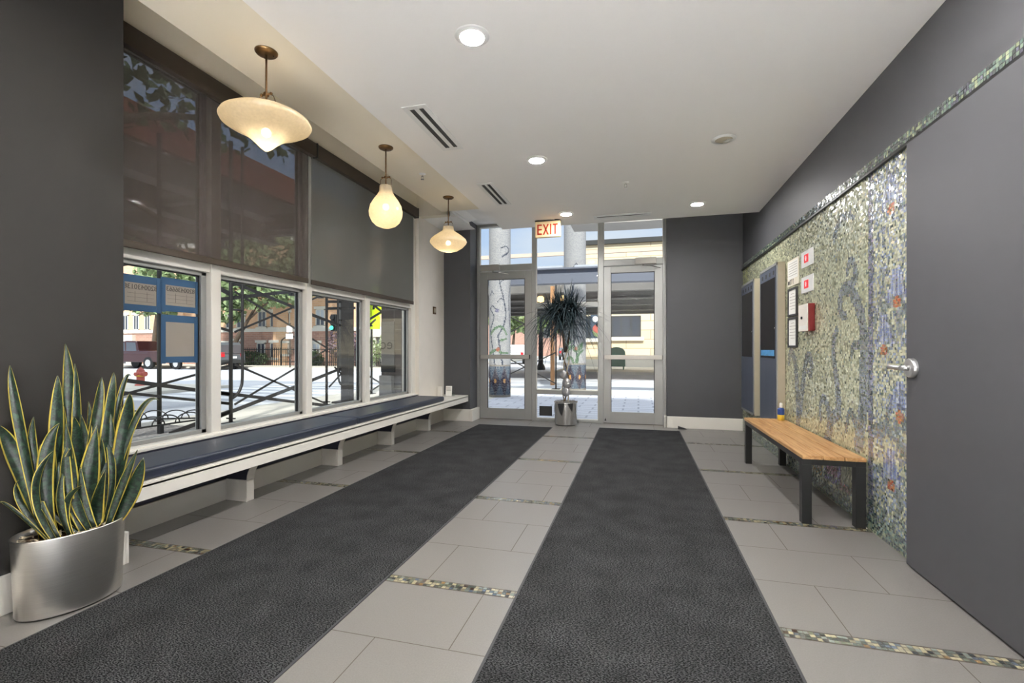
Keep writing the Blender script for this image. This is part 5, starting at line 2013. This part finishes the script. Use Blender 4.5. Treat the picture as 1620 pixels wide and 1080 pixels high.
vehicle('dark maroon pickup truck parked across the street, partly behind the scaffold post', 'pickup truck', 'pickup_truck',
        [(-2.75, .45), (2.75, .45), (2.8, .8), (2.72, 1.08), (1.3, 1.18), (.55, 1.82), (.2, 1.88), (-.75, 1.86), (-.9, 1.2), (-2.75, 1.2)], 1.95, 'maroon', (1.75, -1.75), .40,
        (-33.0, 25.0, -.12), PI, [[(1.15, 1.2), (.52, 1.74), (.3, 1.78), (.25, 1.2)], [(.15, 1.2), (.15, 1.78), (-.66, 1.76), (-.74, 1.2)]],
        lights=[[(1.31, -.85, 1.2), (1.31, .85, 1.2), (.60, .75, 1.80), (.60, -.75, 1.80)]])
vehicle('grey SUV with red tail light parked behind the taped papers', 'SUV', 'sport_utility_vehicle', suv_prof(4.7, 1.75), 1.9, 'grey', (1.45, -1.45), .37, (-27.45, 24.9, -.12), PI - .08,
        [[(1.05, 1.05), (.45, 1.58), (.1, 1.62), (.05, 1.05)], [(-.05, 1.05), (-.05, 1.63), (-.9, 1.63), (-.95, 1.05)], [(-1.05, 1.05), (-1.0, 1.62), (-1.8, 1.60), (-2.1, 1.1)]],
        lights=[[(-2.40, -.8, 1.05), (-2.40, .8, 1.05), (-2.2, .7, 1.58), (-2.2, -.7, 1.58)]])
vehicle('white SUV seen from behind through the left door', 'SUV', 'sport_utility_vehicle', suv_prof(4.6, 1.7), 1.9, 'whitecar', (1.4, -1.4), .36, (-11.0, 42.0, -.12), PI / 2 + .25,
        [[(1.05, 1.0), (.45, 1.52), (.1, 1.56), (.05, 1.0)], [(-.05, 1.0), (-.05, 1.57), (-.9, 1.57), (-.95, 1.0)]],
        lights=[[(-2.36, -.8, 1.05), (-2.36, .8, 1.05), (-2.16, .7, 1.54), (-2.16, -.7, 1.54)]])
for x, y, c_, l_ in ((-8.3, 58, 'grey', 'small grey car far up the street behind the dracaena'), (-5.6, 55, 'pane', 'small dark car far up the street beside the wooden pole')):
    vehicle(l_, 'car', 'parked_car', suv_prof(4.4, 1.5, .85), 1.8, c_, (1.3, -1.3), .33, (x, y, -.12), PI / 2,
            [[(.95, .95), (.4, 1.34), (.05, 1.38), (.0, .95)], [(-.1, .95), (-.1, 1.38), (-.9, 1.36), (-1.0, .95)]])

# iron fence and shrubs in front of the brick building
t = thing('iron_fence', 'black iron railing fence with an arched gate before the brick building', 'fence', (-22, 29, 0))
m = MB()
for z in (.25, 1.15):
    m.box(-30.5, -12.6, 28.98, 29.02, z, z + .05)
x = -30.5
while x < -12.6:
    m.box(x, x + .03, 28.985, 29.015, 0, 1.3)
    x += .16
m.build('railing', 'blackmetal', t)
m = MB()
m.tube([(-25.1, 29, 0), (-25.1, 29, 1.75)] + [(-24.2 - .9 * math.cos(a), 29, 1.75 + .35 * math.sin(a)) for a in (k * PI / 8 for k in range(1, 8))] + [(-23.3, 29, 1.75), (-23.3, 29, 0)], .05, 8)
m.build('gate_arch', 'blackmetal', t)


def leaf_cloud(blobs, n, size, seed):
    rg = np.random.default_rng(seed)
    vol = np.array([b_[3] * b_[4] * b_[5] for b_ in blobs]) ** (2 / 3)
    pick = rg.choice(len(blobs), n, p=vol / vol.sum())
    bl = np.array(blobs)[pick]
    d = rg.normal(size=(n, 3))
    d /= np.linalg.norm(d, axis=1, keepdims=True)
    r = rg.uniform(.45, 1.05, (n, 1)) ** .6
    c_ = bl[:, :3] + d * r * bl[:, 3:6]
    a = rg.normal(size=(n, 3))
    a /= np.linalg.norm(a, axis=1, keepdims=True)
    b2 = np.cross(a, rg.normal(size=(n, 3)))
    b2 /= np.linalg.norm(b2, axis=1, keepdims=True)
    s_ = size * rg.uniform(.6, 1.3, (n, 1))
    P = np.stack([c_ - a * s_, c_ - b2 * s_ * .6 + a * s_ * .1, c_ + a * s_, c_ + b2 * s_ * .6 + a * s_ * .1], 1)
    return P


def foliage(name, blobs, n, size, m, parent, seed):
    P = leaf_cloud(blobs, n, size, seed).astype(np.float32)
    if parent:
        P -= np.array(WO[parent.name], np.float32)
    me = bpy.data.meshes.new(name)
    me.vertices.add(4 * n)
    me.vertices.foreach_set('co', P.ravel())
    me.loops.add(4 * n)
    me.loops.foreach_set('vertex_index', np.arange(4 * n, dtype=np.int32))
    me.polygons.add(n)
    me.polygons.foreach_set('loop_start', np.arange(0, 4 * n, 4, dtype=np.int32))
    me.update(calc_edges=True)
    me.materials.append(M[m])
    o = bpy.data.objects.new(name, me)
    COL.objects.link(o)
    if parent:
        o.parent = parent
    return o


def tree(x, y, label, trunk, blobs, n, size, m, seed, branches=()):
    t = thing('tree', label, 'tree', (x, y, 0), 'street trees')
    b = MB()
    b.tube(smooth_path(trunk), .22, 10, .07)
    for br_ in branches:
        b.tube(smooth_path(br_), .08, 8, .02)
    b.build('trunk', 'bark', t)
    foliage('crown', blobs, n, size, m, t, seed)
    return t


def shrub(x, y, label, blobs, n, size, m, seed, cat='shrub'):
    t = thing('shrub', label, cat, (x, y, 0), 'shrubs before the brick building')
    foliage('foliage', blobs, n, size, m, t, seed)
    b = MB()
    for k in range(4):
        b.tube([(x + .1 * k - .2, y, -.02), (x + .3 * k - .45, y, blobs[0][2])], .03, 6, .012)
    b.build('stem', 'bark', t)


tree(-27.6, 27.2, 'green street tree with a leaning trunk before the brick building, left of the arched gate', [(-27.6, 27.2, 0), (-27.4, 27.2, 1.6), (-26.6, 27.2, 2.8), (-25.6, 27.2, 4.2)],
     [(-25, 27, 5.4, 4.0, 2.0, 1.5), (-28.0, 27, 5.6, 2.2, 1.8, 1.7), (-22, 27, 5.8, 3.2, 1.6, 1.2), (-25, 27, 7.4, 4.8, 2.2, 1.8), (-27.6, 26.8, 3.7, 1.3, 1, .7)], 4800, .24, 'leafg', 11,
     [[(-26.6, 27.2, 2.8), (-27.4, 27, 4), (-28.4, 26.8, 5)], [(-26.2, 27.2, 3.3), (-24.6, 27, 4.3), (-23, 27, 5)]])
tree(-34.6, 27.0, 'green street tree behind the numbered permits', [(-34.6, 27, 0), (-34.5, 27, 2), (-34.2, 27, 4.5)], [(-35.4, 27, 5, 1.4, 1, 1.3), (-33.2, 27, 6.6, 2.6, 1.6, 1.6), (-33.6, 27, 4.6, 1.6, 1, 1.0)], 2000, .24, 'leafg', 12)
tree(-15.5, 58, 'light green tree far up the street seen through the left door', [(-15.5, 58, 0), (-15.2, 58, 3), (-15, 58, 5)], [(-15, 58, 6.5, 4.5, 3, 3.4), (-17, 58, 9, 4, 3, 3)], 2600, .42, 'leafg', 13)
tree(-9.6, 44, 'green tree up the street behind the dracaena leaves', [(-9.6, 44, 0), (-9.5, 44, 2.2), (-9.3, 44, 4)], [(-9.3, 44, 5, 2.2, 1.6, 1.9), (-8.2, 44, 3.6, 1.6, 1.2, 1.2)], 1500, .30, 'leafg', 14)
tree(-7.0, 4.15, 'leafy street tree overhanging the window, dark foliage seen through the roller blind', [(-7.0, 4.15, 0), (-7.02, 4.1, 2), (-6.9, 4.3, 4), (-6.7, 4.6, 6)],
     [(-6.9, 4.6, 5.2, 1.5, 1.7, 1.0), (-6.9, 6.6, 5.6, 1.4, 1.6, .95), (-6.9, 2.9, 5.4, 1.4, 1.6, 1.2), (-7.0, 5.4, 6.6, 2.0, 2.8, 1.0), (-6.9, 8.4, 5.9, 1.3, 1.5, .8)], 1500, .115, 'leafd', 15,
     [[(-6.9, 4.3, 4), (-6.6, 5.4, 4.6), (-6.6, 7.0, 5.2)], [(-6.9, 4.2, 3.4), (-6.8, 4.9, 3.3), (-6.7, 5.6, 2.95)], [(-6.9, 4.2, 3.0), (-6.7, 4.9, 2.8), (-6.6, 5.35, 2.6)]])
foliage('branch_leaves', [(-6.7, 5.35, 2.52, .16, .22, .14), (-6.8, 5.15, 2.78, .14, .22, .10), (-6.6, 6.1, 2.55, .2, .35, .16), (-6.7, 5.8, 2.8, .2, .3, .12), (-6.7, 4.95, 2.66, .12, .2, .1)], 130, .060, 'leafd', [o for o in COL.objects if o.name.startswith('tree.')][-1], 16)
for x, l_, s_ in ((-28.2, 'low dark hedge shrub behind the iron fence left of the gate', 21), (-22.7, 'low dark hedge shrub just right of the gate, beside the purple bush', 22)):
    shrub(x, 29.34, l_, [(x, 29.34, .5, 1.7 if x < -25 else .9, .24, .55)], 900, .10, 'shrub', s_)
shrub(-20.2, 29.34, 'dull purple bush right of the arched gate', [(-20.4, 29.34, 1.5, 1.2, .24, 1.2), (-19.2, 29.34, 1.3, 1.0, .24, 1.0)], 1500, .10, 'purple', 23)
shrub(-16.6, 28.3, 'bright green bush beside the steel viaduct post', [(-17.4, 28.3, 1.0, .8, .45, .9), (-15.6, 28.3, 1.4, 1.2, .5, 1.2)], 1600, .10, 'leafg', 24)
shrub(-13.0, 28.3, 'low green shrub at the corner of the brick building', [(-13.0, 28.3, .35, .9, .4, .35)], 500, .09, 'shrub', 25)

# signs and signals
t = thing('pole_sign', 'two small white parking signs on a thin pole near the arched gate', 'sign', (-22.0, 23.6, 0))
m = MB()
m.tube([(-22.0, 26.2, -.1), (-22.0, 26.2, 2.9)], .035, 8)
m.build('pole', 'grille', t)
m = MB()
m.box(-22.22, -21.80, 26.14, 26.17, 2.30, 2.72)
m.box(-22.28, -21.74, 26.14, 26.17, 1.86, 2.20)
m.build('sign_plate', 'white', t)


def signal(x, y, z, label, pole=None, lit=None):
    t = thing('traffic_signal', label, 'traffic light', (x, y, z), 'traffic signals at the crossing')
    m = MB()
    m.box(x - .18, x + .18, y - .15, y + .15, z - .5, z + .5)
    m.build('housing', 'black', t, bevel=.03)
    m = MB()
    for k in (-.3, 0, .3):
        m.tube([(x, y - .15, z + k), (x, y - .30, z + k)], .13, 12)
    m.build('visor', 'black', t)
    m = MB()
    if lit:
        m.tube([(x, y - .31, z - .3), (x, y - .315, z - .3)], .125, 14)
        m.build('lit_lens', 'greenlight', t)
    else:
        m.tube([(x, y - .16, z + .3), (x, y - .165, z + .3)], .11, 14)
        m.build('lens', 'grille', t)
    return t


t = thing('signal_pole', 'grey signal pole with a long arm at the crossing', 'pole', (-17.0, 23, 0))
m = MB()
m.tube([(-17.2, 24.6, -.1), (-17.2, 24.6, 5.6)], .11, 12)
m.tube([(-17.2, 24.6, 5.0), (-20.9, 24.6, 5.1)], .06, 8)
m.build('pole', 'grille', t)
signal(-18.45, 24.5, 4.75, 'upper black traffic signal hung on the arm at the crossing')
signal(-20.4, 24.5, 4.95, 'black traffic signal beside the turquoise street sign')
signal(-17.38, 24.42, 2.75, 'lit green traffic signal low on the pole', lit=True)
o = B(-20.1, -18.9, 24.55, 24.58, 4.60, 5.02).build('street_sign', 'teal')
tag(o, 'turquoise street name sign hanging from the signal arm', 'street sign')
t = thing('crossing_sign', 'bright fluorescent yellow crossing sign with arrow on a brown pole', 'sign', (-6.99, 11.44, 0))
m = MB()
m.tube([(-6.99, 11.44, -.01), (-6.99, 11.44, 3.2)], .03, 8)
m.box(-7.08, -6.9, 11.35, 11.53, -.012, .0)
m.build('pole', 'pipe', t)
m = MB()
m.obox((-6.90, 11.42, 2.45), (.72, .012, .72), (0, PI / 4, 0))
m.obox((-6.93, 11.41, 1.91), (.42, .012, .34), (0, 0, 0))
m.build('sign_plate', 'neon', t)
m = MB()
m.obox((-6.93, 11.40, 1.93), (.24, .006, .05), (0, -.7, 0))
m.prism([(-7.06, 1.80), (-6.92, 1.82), (-7.04, 1.93)], 11.397, 11.403, 'y')
m.obox((-6.90, 11.41, 2.42), (.07, .006, .30), (0, .1, 0))
m.ball((-6.90, 11.41, 2.62), .05, 10, 6)
m.build('symbol', 'black', t)

t = thing('lamp_post', 'black lamp post with a flared base across the street behind the dracaena', 'lamp post', (-6.9, 30, 0))
m = MB()
m.lathe([(.30, 0), (.28, .15), (.16, .4), (.14, 2.2), (.09, 2.4), (.08, 5.2)], (-6.0, 29.6, -.1), 14)
m.build('pole', 'pipe', t)
m = MB()
m.box(-6.6, -6.2, 29.5, 29.54, 1.7, 2.3)
m.box(-5.8, -5.45, 29.5, 29.54, 1.9, 2.5)
m.build('sign_plate', 'white', t)
t = thing('green_bin', 'dark green rounded mailbox-style bin before the tan building', 'bin', (-1.3, 28.6, 0))
m = MB()
pr_ = [(-.5, .18), (.5, .18), (.5, .98)] + [(.5 * math.cos(a), .98 + .34 * math.sin(a)) for a in (k * PI / 10 for k in range(1, 10))] + [(-.5, .98)]
m.prism([(-1.25 + x_, z_) for x_, z_ in pr_], 28.3, 29.1, 'y')
m.build('bin_body', 'green', t, bevel=.02)
m = MB()
for x_ in (-1.68, -.88):
    m.box(x_, x_ + .06, 28.35, 28.41, 0, .2)
    m.box(x_, x_ + .06, 29.0, 29.06, 0, .2)
m.build('leg', 'green', t)
t = thing('far_building', 'reddish brick building far up the street behind the white SUV', 'building', (-16, 85, 0))
B(-30, -9.6, 85, 95, -.1, 9).build('wall', 'redbrick', t)
B(-30.2, -9.4, 84.8, 95, 9, 9.5).build('cornice', 'stone', t)
t = thing('far_building', 'pale brown building far up the street behind the lamp post', 'building', (-4, 88, 0))
B(-8.5, 12, 88, 98, -.1, 7).build('wall', 'orange', t)
B(-8.7, 12.2, 87.8, 98, 7, 7.5).build('cornice', 'stone', t)
